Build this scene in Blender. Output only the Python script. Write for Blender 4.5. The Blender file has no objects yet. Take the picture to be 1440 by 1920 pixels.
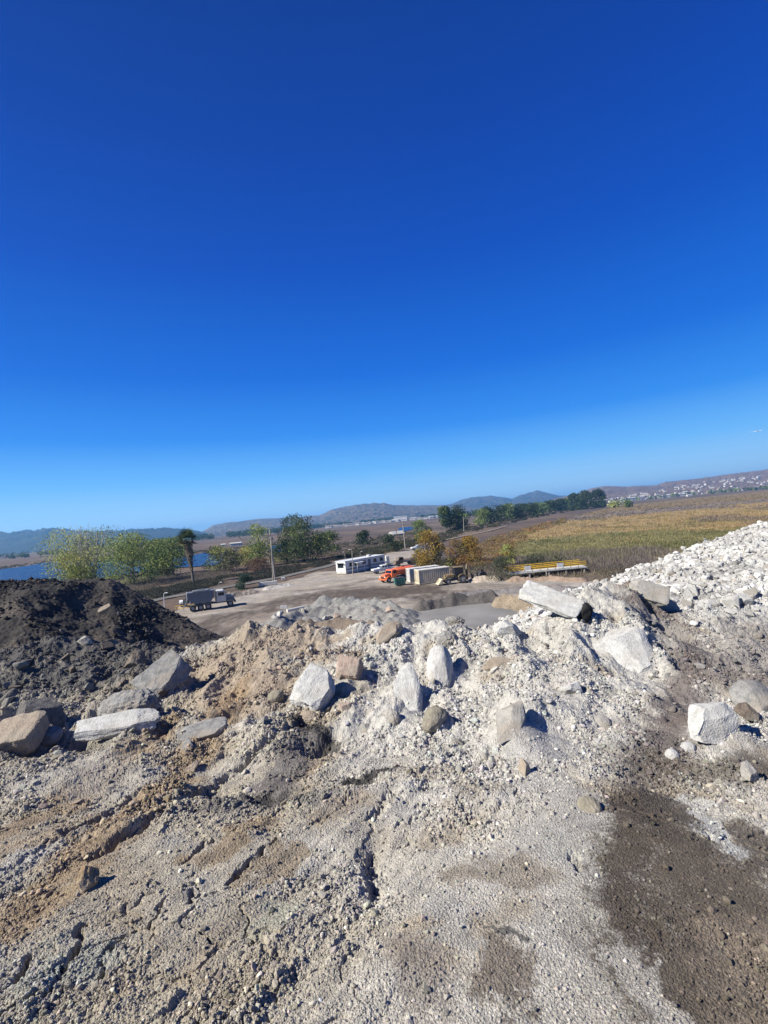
import bpy, math, random
import numpy as np
from mathutils import Vector, Matrix

rng = np.random.default_rng(11)
random.seed(5)
F = 900.0            # focal length in pixels of the 1440 x 1920 frame
ALB = 0.87            # every surface colour below is multiplied by this
H = 12.5             # eye height above the yard
ROLL = math.atan(0.0889)
PITCH = math.atan(12 / 900)
scene = bpy.context.scene
COL = scene.collection

# ------------------------------------------------------------------ camera
cr, sr, cp, sp = math.cos(ROLL), math.sin(ROLL), math.cos(PITCH), math.sin(PITCH)
FWD = np.array([0, cp, sp]); R0 = np.array([1.0, 0, 0]); U0 = np.array([0, -sp, cp])
RT = R0 * cr - U0 * sr
UP = R0 * sr + U0 * cr
cam = bpy.data.cameras.new("camera")
cam.sensor_fit = 'VERTICAL'; cam.sensor_height = 24; cam.sensor_width = 18
cam.lens = 24 * F / 1920
cam.clip_start = 0.05; cam.clip_end = 60000
camo = bpy.data.objects.new("camera", cam); COL.objects.link(camo)
m = Matrix.Identity(4)
for i in range(3):
    m[i][0] = RT[i]; m[i][1] = UP[i]; m[i][2] = -FWD[i]
m[2][3] = H
camo.matrix_world = m
scene.camera = camo


def ray(px, py):
    d = RT * (px - 720) / F + UP * (960 - py) / F + FWD
    return d / d[1]                      # y component 1


def at(px, py, Y):
    d = ray(px, py)
    return Vector((d[0] * Y, Y, H + d[2] * Y))


def gp(px, py, z=0.0):
    d = ray(px, py)
    Y = (z - H) / d[2]
    return Vector((d[0] * Y, Y, z))


def hor(px):
    return 972 - (px - 720) * 0.0889


# ------------------------------------------------------------------ noise
def _h(ix, iy, s):
    ix = ix.astype(np.int64); iy = iy.astype(np.int64)
    n = (ix * 374761393 + iy * 668265263 + s * 1442695041) & 0x7fffffff
    n = ((n ^ (n >> 13)) * 1274126177) & 0x7fffffff
    n = ((n ^ (n >> 16)) * 69069 + 12345) & 0x7fffffff
    return n / 2147483647.0


def vn(x, y, s=0):
    x = np.asarray(x, float); y = np.asarray(y, float)
    ix = np.floor(x); iy = np.floor(y); fx = x - ix; fy = y - iy
    ux = fx * fx * fx * (fx * (fx * 6 - 15) + 10); uy = fy * fy * fy * (fy * (fy * 6 - 15) + 10)

    def g(dx, dy):
        a = _h(ix + dx, iy + dy, s) * 6.2831853
        return np.cos(a) * (fx - dx) + np.sin(a) * (fy - dy)
    a = g(0, 0); b = g(1, 0); c = g(0, 1); d = g(1, 1)
    return (a + (b - a) * ux + (c - a) * uy + (a - b - c + d) * ux * uy) * 1.5


def fbm(x, y, o=4, s=0, gain=0.5):
    t = 0; a = 1.0
    for k in range(o):
        t = t + a * vn(x * 2 ** k + 17.3 * k, y * 2 ** k - 9.1 * k, s + k); a *= gain
    return t


def wor(x, y, s=0):
    ix = np.floor(x); iy = np.floor(y)
    f1 = np.full(x.shape, 9.0); f2 = np.full(x.shape, 9.0); cid = np.zeros(x.shape)
    for dx in (-1, 0, 1):
        for dy in (-1, 0, 1):
            cx = ix + dx; cy = iy + dy
            px = cx + _h(cx, cy, s); py = cy + _h(cx, cy, s + 7)
            d = np.hypot(px - x, py - y)
            n = d < f1
            f2 = np.where(n, f1, np.minimum(f2, d)); f1 = np.where(n, d, f1)
            cid = np.where(n, _h(cx, cy, s + 13), cid)
    return f1, f2, cid


def ss(a, b, x):
    t = np.clip((x - a) / (b - a), 0, 1)
    return t * t * (3 - 2 * t)


# ------------------------------------------------------------------ object helpers
def tag(o, label=None, cat=None, group=None, kind=None):
    if label: o["label"] = label
    if cat: o["category"] = cat
    if group: o["group"] = group
    if kind: o["kind"] = kind
    return o


def mesh_np(name, V, Fc, mat=None, parent=None, col=None, smooth=False, loc=None):
    """V (n,3); Fc (m,k) one face size; col (n,3) per vertex base colour."""
    me = bpy.data.meshes.new(name)
    V = np.asarray(V, np.float32); Fc = np.asarray(Fc, np.int32)
    me.vertices.add(len(V)); me.vertices.foreach_set("co", V.ravel())
    k = Fc.shape[1]
    me.loops.add(Fc.size); me.loops.foreach_set("vertex_index", Fc.ravel())
    me.polygons.add(len(Fc)); me.polygons.foreach_set("loop_start", np.arange(0, Fc.size, k, dtype=np.int32))
    me.polygons.foreach_set("use_smooth", np.full(len(Fc), smooth))
    if mat: me.materials.append(mat)
    if col is not None:
        a = me.color_attributes.new("Col", 'FLOAT_COLOR', 'POINT')
        c = np.ones((len(V), 4), np.float32); c[:, :3] = np.asarray(col) * ALB
        a.data.foreach_set("color", c.ravel())
    me.update(calc_edges=True)
    o = bpy.data.objects.new(name, me); COL.objects.link(o)
    if parent: o.parent = parent
    if loc is not None: o.location = loc
    return o


def empty(name, loc=(0, 0, 0), rz=0.0, label=None, cat=None, group=None, kind=None):
    o = bpy.data.objects.new(name, None); COL.objects.link(o)
    o.empty_display_size = 0.2
    o.location = loc; o.rotation_euler = (0, 0, rz)
    return tag(o, label, cat, group, kind)


class MB:
    """collects simple shapes into one mesh"""
    def __init__(s): s.v = []; s.f = []

    def add(s, vs, fs):
        n = len(s.v); s.v += [tuple(v) for v in vs]; s.f += [tuple(i + n for i in f) for f in fs]
        return s

    def box(s, c, d, rz=0, taper=1.0, ry=0, bev=0.0):
        x, y, z = d[0] / 2, d[1] / 2, d[2] / 2
        vs = []
        M = Matrix.Translation(c) @ Matrix.Rotation(rz, 4, 'Z') @ Matrix.Rotation(ry, 4, 'Y')
        if bev > 0:
            b = min(bev, x * .9, y * .9, z * .9)
            for sx in (-1, 1):
                for sy in (-1, 1):
                    for sz in (-1, 1):
                        t = taper if sz > 0 else 1
                        vs += [M @ Vector((sx * (x - b) * t, sy * (y - b) * t, sz * z)), M @ Vector((sx * (x - b) * t, sy * y * t, sz * (z - b))), M @ Vector((sx * x * t, sy * (y - b) * t, sz * (z - b)))]
            I = lambda a, b_, c_, k: (a * 4 + b_ * 2 + c_) * 3 + k
            fs = []
            for c_ in (0, 1): fs.append([I(0, 0, c_, 0), I(1, 0, c_, 0), I(1, 1, c_, 0), I(0, 1, c_, 0)])
            for b_ in (0, 1): fs.append([I(0, b_, 0, 1), I(1, b_, 0, 1), I(1, b_, 1, 1), I(0, b_, 1, 1)])
            for a in (0, 1): fs.append([I(a, 0, 0, 2), I(a, 1, 0, 2), I(a, 1, 1, 2), I(a, 0, 1, 2)])
            for b_ in (0, 1):
                for c_ in (0, 1): fs.append([I(0, b_, c_, 0), I(1, b_, c_, 0), I(1, b_, c_, 1), I(0, b_, c_, 1)])
            for a in (0, 1):
                for c_ in (0, 1): fs.append([I(a, 0, c_, 0), I(a, 1, c_, 0), I(a, 1, c_, 2), I(a, 0, c_, 2)])
                for b_ in (0, 1): fs.append([I(a, b_, 0, 1), I(a, b_, 1, 1), I(a, b_, 1, 2), I(a, b_, 0, 2)])
                for b_ in (0, 1):
                    for c_ in (0, 1): fs.append([I(a, b_, c_, 0), I(a, b_, c_, 1), I(a, b_, c_, 2)])
            return s.add(vs, fs)
        for sz in (-1, 1):
            t = taper if sz > 0 else 1
            for sx, sy in ((-1, -1), (1, -1), (1, 1), (-1, 1)):
                vs.append(M @ Vector((sx * x * t, sy * y * t, sz * z)))
        return s.add(vs, [(3, 2, 1, 0), (4, 5, 6, 7), (0, 1, 5, 4), (1, 2, 6, 5), (2, 3, 7, 6), (3, 0, 4, 7)])

    def tube(s, pts, r, n=8, caps=True):
        pts = [Vector(p) for p in pts]
        rs = r if isinstance(r, (list, tuple)) else [r] * len(pts)
        rings = []
        for i, p in enumerate(pts):
            t = (pts[min(i + 1, len(pts) - 1)] - pts[max(i - 1, 0)]).normalized()
            a = t.orthogonal().normalized() if i == 0 else (a - t * a.dot(t)).normalized()
            b = t.cross(a)
            rings.append([p + (a * math.cos(q) + b * math.sin(q)) * rs[i] for q in [2 * math.pi * k / n for k in range(n)]])
        vs = [v for R in rings for v in R]; fs = []
        for i in range(len(pts) - 1):
            for k in range(n):
                fs.append((i * n + k, i * n + (k + 1) % n, (i + 1) * n + (k + 1) % n, (i + 1) * n + k))
        if caps:
            fs.append(tuple(range(n - 1, -1, -1))); fs.append(tuple(range((len(pts) - 1) * n, len(pts) * n)))
        return s.add(vs, fs)

    def prism(s, prof, y0, y1, bevel=0):
        """profile in XZ extruded along Y"""
        n = len(prof)
        vs = [(x, y0, z) for x, z in prof] + [(x, y1, z) for x, z in prof]
        fs = [tuple(range(n)), tuple(range(2 * n - 1, n - 1, -1))]
        for i in range(n): fs.append((i, (i + 1) % n, n + (i + 1) % n, n + i))
        return s.add(vs, fs)

    def build(s, name, mat, parent=None, loc=None, rz=None, smooth=False):
        me = bpy.data.meshes.new(name); me.from_pydata([tuple(v) for v in s.v], [], s.f)
        me.materials.append(mat)
        import bmesh
        bm = bmesh.new(); bm.from_mesh(me); bmesh.ops.recalc_face_normals(bm, faces=bm.faces); bm.to_mesh(me); bm.free()
        if smooth:
            for p in me.polygons: p.use_smooth = True
        o = bpy.data.objects.new(name, me); COL.objects.link(o)
        if parent: o.parent = parent
        if loc is not None: o.location = loc
        if rz is not None: o.rotation_euler = (0, 0, rz)
        return o


def copy_tree(o, parent=None):
    c = o.copy(); COL.objects.link(c)
    if parent: c.parent = parent
    for ch in list(o.children): copy_tree(ch, c)
    return c


# ------------------------------------------------------------------ materials
def nt_new(name):
    m = bpy.data.materials.new(name); m.use_nodes = True
    nt = m.node_tree; nt.nodes.clear()
    out = nt.nodes.new('ShaderNodeOutputMaterial'); b = nt.nodes.new('ShaderNodeBsdfPrincipled')
    nt.links.new(b.outputs[0], out.inputs[0])
    return m, nt, b


def mat_plain(name, c, rough=0.6, var=0.15, scale=3.0, metal=0.0, bump=0.0, bscale=20, c2=None, grime=0.0):
    m, nt, b = nt_new(name)
    tc = nt.nodes.new('ShaderNodeTexCoord')
    no = nt.nodes.new('ShaderNodeTexNoise'); no.inputs['Scale'].default_value = scale; no.inputs['Detail'].default_value = 6
    nt.links.new(tc.outputs['Object'], no.inputs['Vector'])
    mr = nt.nodes.new('ShaderNodeMapRange'); mr.inputs[1].default_value = 0.3; mr.inputs[2].default_value = 0.7
    nt.links.new(no.outputs[0], mr.inputs[0])
    mx = nt.nodes.new('ShaderNodeMix'); mx.data_type = 'RGBA'
    c = [x * ALB for x in c]; c2 = c2 and [x * ALB for x in c2]
    ca = [x * (1 - var) for x in c] if c2 is None else c2
    cb = [min(1, x * (1 + var)) for x in c] if c2 is None else c
    mx.inputs[6].default_value = (*ca, 1); mx.inputs[7].default_value = (*cb, 1)
    nt.links.new(mr.outputs[0], mx.inputs[0])
    last = mx.outputs[2]
    if grime > 0:
        n2 = nt.nodes.new('ShaderNodeTexNoise'); n2.inputs['Scale'].default_value = 1.3; n2.inputs['Detail'].default_value = 8
        nt.links.new(tc.outputs['Object'], n2.inputs['Vector'])
        m2 = nt.nodes.new('ShaderNodeMapRange'); m2.inputs[1].default_value = 0.45; m2.inputs[2].default_value = 0.75; m2.inputs[4].default_value = grime
        nt.links.new(n2.outputs[0], m2.inputs[0])
        x2 = nt.nodes.new('ShaderNodeMix'); x2.data_type = 'RGBA'; x2.inputs[7].default_value = (0.22, 0.18, 0.14, 1)
        nt.links.new(m2.outputs[0], x2.inputs[0]); nt.links.new(last, x2.inputs[6]); last = x2.outputs[2]
    nt.links.new(last, b.inputs['Base Color'])
    b.inputs['Roughness'].default_value = rough; b.inputs['Metallic'].default_value = metal
    if bump > 0:
        n3 = nt.nodes.new('ShaderNodeTexNoise'); n3.inputs['Scale'].default_value = bscale; n3.inputs['Detail'].default_value = 8
        nt.links.new(tc.outputs['Object'], n3.inputs['Vector'])
        bp = nt.nodes.new('ShaderNodeBump'); bp.inputs['Distance'].default_value = bump; bp.inputs['Strength'].default_value = 1
        nt.links.new(n3.outputs[0], bp.inputs['Height']); nt.links.new(bp.outputs[0], b.inputs['Normal'])
    return m


def mat_vcol(name, rough=0.95, n_scale=60, n_amt=0.25, bump=0.01, bscale=80, spec=0.2, trans=0.0, n2=6.0, n2amt=0.12):
    """base colour from the mesh's own colour attribute, broken up by noise in world space"""
    m, nt, b = nt_new(name)
    at_ = nt.nodes.new('ShaderNodeAttribute'); at_.attribute_name = 'Col'
    geo = nt.nodes.new('ShaderNodeNewGeometry')
    no = nt.nodes.new('ShaderNodeTexNoise'); no.inputs['Scale'].default_value = n_scale; no.inputs['Detail'].default_value = 5
    nt.links.new(geo.outputs['Position'], no.inputs['Vector'])
    nb = nt.nodes.new('ShaderNodeTexNoise'); nb.inputs['Scale'].default_value = n2; nb.inputs['Detail'].default_value = 4
    nt.links.new(geo.outputs['Position'], nb.inputs['Vector'])
    def rng_(src, amt):
        r = nt.nodes.new('ShaderNodeMapRange'); r.inputs[1].default_value = 0.3; r.inputs[2].default_value = 0.7
        r.inputs[3].default_value = 1 - amt; r.inputs[4].default_value = 1 + amt
        nt.links.new(src, r.inputs[0]); return r.outputs[0]
    mu = nt.nodes.new('ShaderNodeMath'); mu.operation = 'MULTIPLY'
    nt.links.new(rng_(no.outputs[0], n_amt), mu.inputs[0]); nt.links.new(rng_(nb.outputs[0], n2amt), mu.inputs[1])
    v = nt.nodes.new('ShaderNodeVectorMath'); v.operation = 'SCALE'
    nt.links.new(at_.outputs['Color'], v.inputs[0]); nt.links.new(mu.outputs[0], v.inputs['Scale'])
    nt.links.new(v.outputs[0], b.inputs['Base Color'])
    b.inputs['Roughness'].default_value = rough
    b.inputs['Specular IOR Level'].default_value = spec
    if trans: b.inputs['Transmission Weight'].default_value = 0
    if bump > 0:
        n3 = nt.nodes.new('ShaderNodeTexNoise'); n3.inputs['Scale'].default_value = bscale; n3.inputs['Detail'].default_value = 6
        nt.links.new(geo.outputs['Position'], n3.inputs['Vector'])
        bp = nt.nodes.new('ShaderNodeBump'); bp.inputs['Distance'].default_value = bump; bp.inputs['Strength'].default_value = 1
        nt.links.new(n3.outputs[0], bp.inputs['Height']); nt.links.new(bp.outputs[0], b.inputs['Normal'])
    return m


# ------------------------------------------------------------------ light and sky
SUN_EL = math.radians(40)
SUN_AZ = math.atan2(-0.95, -0.30)            # from +Y towards +X
w = bpy.data.worlds.new("World"); scene.world = w; w.use_nodes = True
nt = w.node_tree; nt.nodes.clear()
wo = nt.nodes.new('ShaderNodeOutputWorld'); bg = nt.nodes.new('ShaderNodeBackground')
sky = nt.nodes.new('ShaderNodeTexSky'); sky.sky_type = 'NISHITA'; sky.sun_disc = False
sky.sun_elevation = SUN_EL; sky.sun_rotation = SUN_AZ
sky.altitude = 50; sky.air_density = 1.0; sky.dust_density = 0.1; sky.ozone_density = 4.0
tc = nt.nodes.new('ShaderNodeTexCoord'); sx = nt.nodes.new('ShaderNodeSeparateXYZ'); nt.links.new(tc.outputs['Generated'], sx.inputs[0])
rp = nt.nodes.new('ShaderNodeValToRGB'); nt.links.new(sx.outputs[2], rp.inputs[0])
STOPS = [(-.05, (.10, .085, .07)), (-.004, (.10, .085, .07)), (0.0, (.72, .98, 1.2)), (.045, (.42, .78, 1.15)), (.10, (.17, .55, 1.1)), (.18, (.03, .29, .95)), (.29, (.003, .152, .76)), (.46, (.0, .078, .545)), (.62, (.0, .050, .40)), (.75, (.0, .038, .30)), (1.0, (.0, .032, .25))]
STOPS = [((p + .05) / 1.05, c) for p, c in STOPS]
mra = nt.nodes.new('ShaderNodeMapRange'); mra.inputs[1].default_value = -.05; nt.links.new(sx.outputs[2], mra.inputs[0]); nt.links.new(mra.outputs[0], rp.inputs[0])
el = rp.color_ramp.elements
while len(el) < len(STOPS): el.new(0.5)
for e, (p, c) in zip(el, STOPS): e.position = p; e.color = (*c, 1)
mxs = nt.nodes.new('ShaderNodeMix'); mxs.data_type = 'RGBA'; mxs.inputs[0].default_value = 0.006
sc_ = nt.nodes.new('ShaderNodeVectorMath'); sc_.operation = 'SCALE'; sc_.inputs['Scale'].default_value = 0.50 / 0.12
nt.links.new(rp.outputs[0], sc_.inputs[0]); nt.links.new(sc_.outputs[0], mxs.inputs[6]); nt.links.new(sky.outputs[0], mxs.inputs[7])
nt.links.new(mxs.outputs[2], bg.inputs[0]); nt.links.new(bg.outputs[0], wo.inputs[0])
bg.inputs[1].default_value = 0.12
sl = bpy.data.lights.new("sun", 'SUN'); sl.energy = 5.0; sl.angle = math.radians(0.5); sl.color = (1.0, 0.96, 0.86)
so = bpy.data.objects.new("sun", sl); COL.objects.link(so)
sd = Vector((math.cos(SUN_EL) * math.sin(SUN_AZ), math.cos(SUN_EL) * math.cos(SUN_AZ), math.sin(SUN_EL)))
so.rotation_euler = sd.to_track_quat('Z', 'Y').to_euler(); so.location = (-30, -20, 60)
vs = scene.view_settings; vs.view_transform = 'Standard'; vs.look = 'None'; vs.exposure = 0.93; vs.gamma = 1.0
scene.cycles.use_denoising = True
scene.cycles.max_bounces = 6; scene.cycles.diffuse_bounces = 2; scene.cycles.volume_bounces = 0
# ------------------------------------------------------------------ foreground terrain and piles
def uw(px, py):
    d = ray(px, py); return d[0], d[2]


def crest_tab(L):
    a = np.array([(*uw(px, py), Y) for px, py, Y in L]); a = a[np.argsort(a[:, 0])]
    U = np.linspace(a[0, 0] - 1.5, a[-1, 0] + 1.5, 1600)
    wv = np.interp(U, a[:, 0], a[:, 1]); yv = np.interp(U, a[:, 0], a[:, 2])
    k = np.hanning(9); k /= k.sum()
    wv = np.convolve(np.pad(wv, 4, 'edge'), k, 'valid'); k = np.hanning(81); k /= k.sum()
    yv = np.convolve(np.pad(yv, 40, 'edge'), k, 'valid')
    return U, wv, yv


FORE = crest_tab([(-500, 1262, 8), (-300, 1245, 8.2), (0, 1217, 8.6), (100, 1205, 9), (200, 1209, 9.4), (300, 1214, 9), (420, 1207, 8.5),
                  (445, 1200, 8.2), (470, 1186, 8), (520, 1180, 8), (560, 1178, 8), (650, 1184, 7.8), (700, 1182, 7.5), (760, 1170, 7.5), (830, 1162, 7.5), (880, 1178, 7.3),
                  (940, 1178, 7), (1000, 1180, 6.8), (1030, 1170, 6.8), (1050, 1152, 6.9), (1066, 1128, 7.1), (1090, 1118, 7.5), (1130, 1104, 8), (1170, 1098, 8.3), (1195, 1108, 8.3),
                  (1225, 1138, 8.0), (1260, 1148, 7.8), (1340, 1162, 7.4), (1440, 1180, 7.2), (1600, 1190, 7.2), (1900, 1200, 7.2)])


_k = np.hanning(241); _k /= _k.sum()
FU = FORE[0]; FWS = np.convolve(np.pad(FORE[1], 120, 'edge'), _k, 'valid')


def fore_base(X, Y):
    Y = np.maximum(Y, 0.05); u = X / Y
    U, W, YC = FORE
    wc = np.interp(u, U, W); yc = np.interp(u, U, YC); bc = -wc * yc
    s = np.clip(Y / yc, 0, 1)
    wsm = np.interp(u, FU, FWS); bs = -wsm * yc
    b = 1.62 + (bs - 1.62) * s ** 1.6 + (bc - bs) * ss(.70, 1.0, s) + 0.36 * np.sin(np.pi * s ** 1.5)
    e = np.maximum(Y - yc, 0)
    b = b + 0.75 * (np.sqrt(e * e + 0.09) - 0.3)
    return H - b


def hit(px, py, hf=None, d0=4.0):
    """where the view ray of a pixel meets the foreground terrain"""
    d = ray(px, py); Y = 0.5
    for k in range(900):
        z = float(fore_base(np.array([d[0] * Y]), np.array([Y]))[0])
        if H + d[2] * Y <= z: break
        Y += 0.02
    return np.array([d[0] * Y, Y])


# bumps and hollows: anchor pixel, radii in metres (x, y), height
BUMPS = [(15, 1345, .55, .5, -.34), (110, 1390, .5, .25, -.12), (300, 1330, .3, .3, -.10), (235, 1300, .45, .30, .16), (330, 1290, .30, .4, .12),
         (605, 1392, .20, .14, -.22), (640, 1375, .22, .10, -.12), (560, 1240, .5, .4, .08), (870, 1215, .35, .5, .10), (985, 1240, .35, .45, .10),
         (1010, 1330, .30, .3, .10), (955, 1350, .12, .3, -.10), (1200, 1200, .7, .5, .14), (1230, 1330, .30, .5, .08), (1330, 1220, .3, .6, -.08), (1350, 1390, .3, .2, .06),
         (690, 1460, .25, .12, -.06), (700, 1600, .10, .4, -.05), (400, 1480, .2, .15, -.08), (500, 1490, .25, .12, -.08), (300, 1480, .3, .16, .06),
         (150, 1560, .35, .12, .05), (860, 1500, .3, .2, .05), (1180, 1480, .25, .2, .05), (1300, 1650, .5, .3, -.03), (150, 1225, .8, .5, .10), (60, 1260, .6, .5, .08)]
HERO_FEET = [(66, 1350, 90, 60), (14, 1390, 80, 40), (228, 1315, 100, 30), (297, 1290, 70, 60), (243, 1255, 44, 40), (589, 1315, 60, 40), (653, 1268, 44, 30), (767, 1315, 54, 70), (829, 1260, 60, 60),
             (817, 1368, 40, 20), (730, 1200, 60, 22), (958, 1190, 60, 26), (1200, 1240, 130, 60), (1348, 1385, 110, 50), (962, 1385, 80, 90), (962, 1340, 70, 60), (1082, 1300, 40, 20), (985, 1450, 24, 20), (1432, 1325, 80, 50), (152, 1668, 40, 24), (1256, 1140, 50, 30)]
for _p in HERO_FEET:
    _y = hit(_p[0], _p[1])[1] / F
    BUMPS.append((_p[0], _p[1], _p[2] * .62 * _y, _p[2] * .62 * _y, _p[3] * .42 * _y))
_B = [(hit(a, b), rx, ry, h) for a, b, rx, ry, h in BUMPS]

# tracks pressed and cracks torn into the lower left: pixel polylines, width and depth in metres
CUTS = [([(425, 1660), (470, 1615), (520, 1575), (530, 1560)], .018, .075), ([(345, 1625), (385, 1590), (405, 1580)], .02, .04),
        ([(90, 1870), (110, 1845), (145, 1790), (150, 1745)], .016, .07), ([(32, 1855), (42, 1835), (55, 1812)], .02, .07),
        ([(195, 1840), (198, 1815)], .018, .06), ([(60, 1885), (35, 1900), (0, 1915)], .015, .05), ([(190, 1800), (225, 1765), (235, 1755)], .015, .04),
        ([(280, 1745), (300, 1715), (310, 1690)], .012, .035), ([(475, 1765), (485, 1745)], .02, .05), ([(360, 1700), (358, 1670)], .014, .04),
        ([(130, 1560), (200, 1525), (270, 1480), (300, 1465)], .06, .05), ([(0, 1640), (120, 1570), (260, 1500)], .05, .03),
        ([(180, 1610), (260, 1560), (420, 1440), (560, 1370)], .07, .07), ([(700, 1580), (690, 1620), (705, 1660)], .04, .04), ([(735, 1490), (700, 1530)], .05, .05),
        ([(1075, 1600), (1085, 1625)], .03, .03)]
_C = [(np.array([hit(*p) for p in pl]), w_ * .72, d_) for pl, w_, d_ in CUTS]


def chips(x, y, s, keep=.4):
    """angular broken lumps: height field of tilted truncated blocks, one per cell"""
    ix = np.floor(x); iy = np.floor(y); out = np.zeros(x.shape)
    for dx in (-1, 0, 1):
        for dy in (-1, 0, 1):
            cx = ix + dx; cy = iy + dy
            a = _h(cx, cy, s + 3) * 3.14; sz = _h(cx, cy, s + 4); on = _h(cx, cy, s + 5) > keep
            X_ = x - cx - _h(cx, cy, s); Y_ = y - cy - _h(cx, cy, s + 7)
            ca = np.cos(a); sa = np.sin(a); p = X_ * ca + Y_ * sa; q = (-X_ * sa + Y_ * ca) * (1.2 + .5 * sz)
            r_ = .22 + .36 * sz ** 2
            d = np.maximum(np.maximum(np.abs(p), np.abs(q)), (np.abs(p) + np.abs(q)) * .76)
            h = np.clip((r_ - d) * 3.5, 0, r_ * (.75 + 1.4 * (sz - .5) * p / r_))
            out = np.maximum(out, h * on)
    return out


def seg_dist(X, Y, P):
    best = np.full(X.shape, 1e9)
    for a, b in zip(P[:-1], P[1:]):
        d = b - a; L = d @ d
        t = np.clip(((X - a[0]) * d[0] + (Y - a[1]) * d[1]) / L, 0, 1)
        best = np.minimum(best, np.hypot(X - a[0] - t * d[0], Y - a[1] - t * d[1]))
    return best


# colour of the ground where things lie: anchors, reach in metres, base colour, strength
PALE = (.435, .415, .375); GREY = (.335, .315, .28); TAN = (.335, .298, .235); ORANGE = (.26, .185, .11); PINK = (.29, .232, .175)
DARK = (.085, .078, .072); BROWN = (.088, .071, .055); PURP = (.105, .084, .078); LIGHT = (.44, .43, .395); GREEN = (.36, .36, .30)
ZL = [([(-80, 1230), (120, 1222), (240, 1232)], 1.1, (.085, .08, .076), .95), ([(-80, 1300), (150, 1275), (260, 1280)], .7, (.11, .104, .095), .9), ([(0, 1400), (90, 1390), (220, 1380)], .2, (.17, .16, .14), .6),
      ([(560, 1200), (470, 1210), (400, 1250), (470, 1300)], .55, PINK, .9), ([(600, 1230), (660, 1240)], .25, ORANGE, .55), ([(540, 1300), (430, 1330)], .35, PINK, .7),
      ([(0, 1750), (60, 1700), (150, 1620), (240, 1530), (330, 1450), (380, 1400), (440, 1290)], .19, ORANGE, .75), ([(0, 1560), (130, 1500), (250, 1420), (330, 1350)], .17, ORANGE, .7),
      ([(390, 1610), (450, 1565), (500, 1545)], .10, (.235, .18, .12), .85), ([(470, 1650), (560, 1590)], .07, (.235, .185, .125), .8), ([(600, 1530), (680, 1500)], .10, (.27, .22, .165), .7), ([(30, 1590), (160, 1540)], .12, (.27, .21, .145), .7), ([(555, 1410), (570, 1430), (520, 1460)], .14, ORANGE, .6),
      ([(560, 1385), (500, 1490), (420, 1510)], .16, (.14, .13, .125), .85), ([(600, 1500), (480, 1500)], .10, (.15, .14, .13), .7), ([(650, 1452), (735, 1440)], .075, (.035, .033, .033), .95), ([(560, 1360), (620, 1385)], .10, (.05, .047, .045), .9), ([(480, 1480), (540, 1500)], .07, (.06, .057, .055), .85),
      ([(60, 1470), (150, 1440), (240, 1470)], .25, GREY, .6), ([(60, 1600), (10, 1640)], .12, (.35, .335, .305), .7), ([(90, 1840), (200, 1790)], .12, (.29, .295, .26), .7),
      ([(560, 1680), (620, 1760), (460, 1800)], .2, TAN, .6),
      ([(1150, 1095), (1230, 1170), (1300, 1235), (1380, 1260)], .42, PURP, .92), ([(1300, 1260), (1270, 1330), (1240, 1400), (1200, 1440)], .22, PURP, .85),
      ([(1430, 1190), (1450, 1320)], .55, (.22, .20, .185), .85), ([(1180, 1420), (1330, 1450), (1440, 1440)], .18, BROWN, .75), ([(1400, 1270), (1340, 1290)], .2, PURP, .6),
      ([(1180, 1500), (1190, 1560), (1160, 1640), (1160, 1740), (1180, 1850)], .14, BROWN, .95), ([(1230, 1500), (1280, 1600), (1310, 1700), (1280, 1800), (1300, 1900)], .24, BROWN, .95), ([(1400, 1640), (1420, 1760), (1400, 1900)], .17, (.11, .09, .07), .9),
      ([(1400, 1560), (1430, 1620)], .12, BROWN, .85), ([(1400, 1760), (1420, 1860)], .14, (.19, .155, .12), .8), ([(1290, 1490), (1370, 1590)], .06, LIGHT, .8), ([(1190, 1780), (1215, 1890)], .075, (.36, .34, .30), .85), ([(1400, 1500), (1440, 1480)], .08, (.3, .28, .25), .7),
      ([(1210, 1790), (1230, 1880)], .06, (.34, .315, .275), .85), ([(1060, 1700), (1090, 1800), (1080, 1900)], .10, (.36, .335, .29), .8), ([(930, 1790), (950, 1860)], .09, (.15, .125, .10), .9),
      ([(1030, 1570), (1060, 1600)], .07, (.35, .34, .30), .6), ([(870, 1490), (930, 1490)], .09, (.24, .20, .155), .75), ([(860, 1650), (930, 1630), (990, 1640)], .09, (.24, .205, .16), .8),
      ([(930, 1740), (975, 1755)], .02, (.07, .07, .065), .8), ([(500, 1730), (530, 1700)], .07, (.27, .28, .22), .5), ([(830, 1720), (860, 1790)], .1, (.37, .36, .33), .6),
      ([(800, 1860), (760, 1800)], .10, (.2, .175, .15), .7), ([(1240, 1180), (1200, 1270)], .3, LIGHT, .3), ([(900, 1440), (1050, 1400), (1000, 1300)], .5, (.40, .38, .345), .5)]
_Z = [(np.array([hit(*p) for p in pl]), r, np.array(c), k) for pl, r, c, k in ZL]


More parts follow.
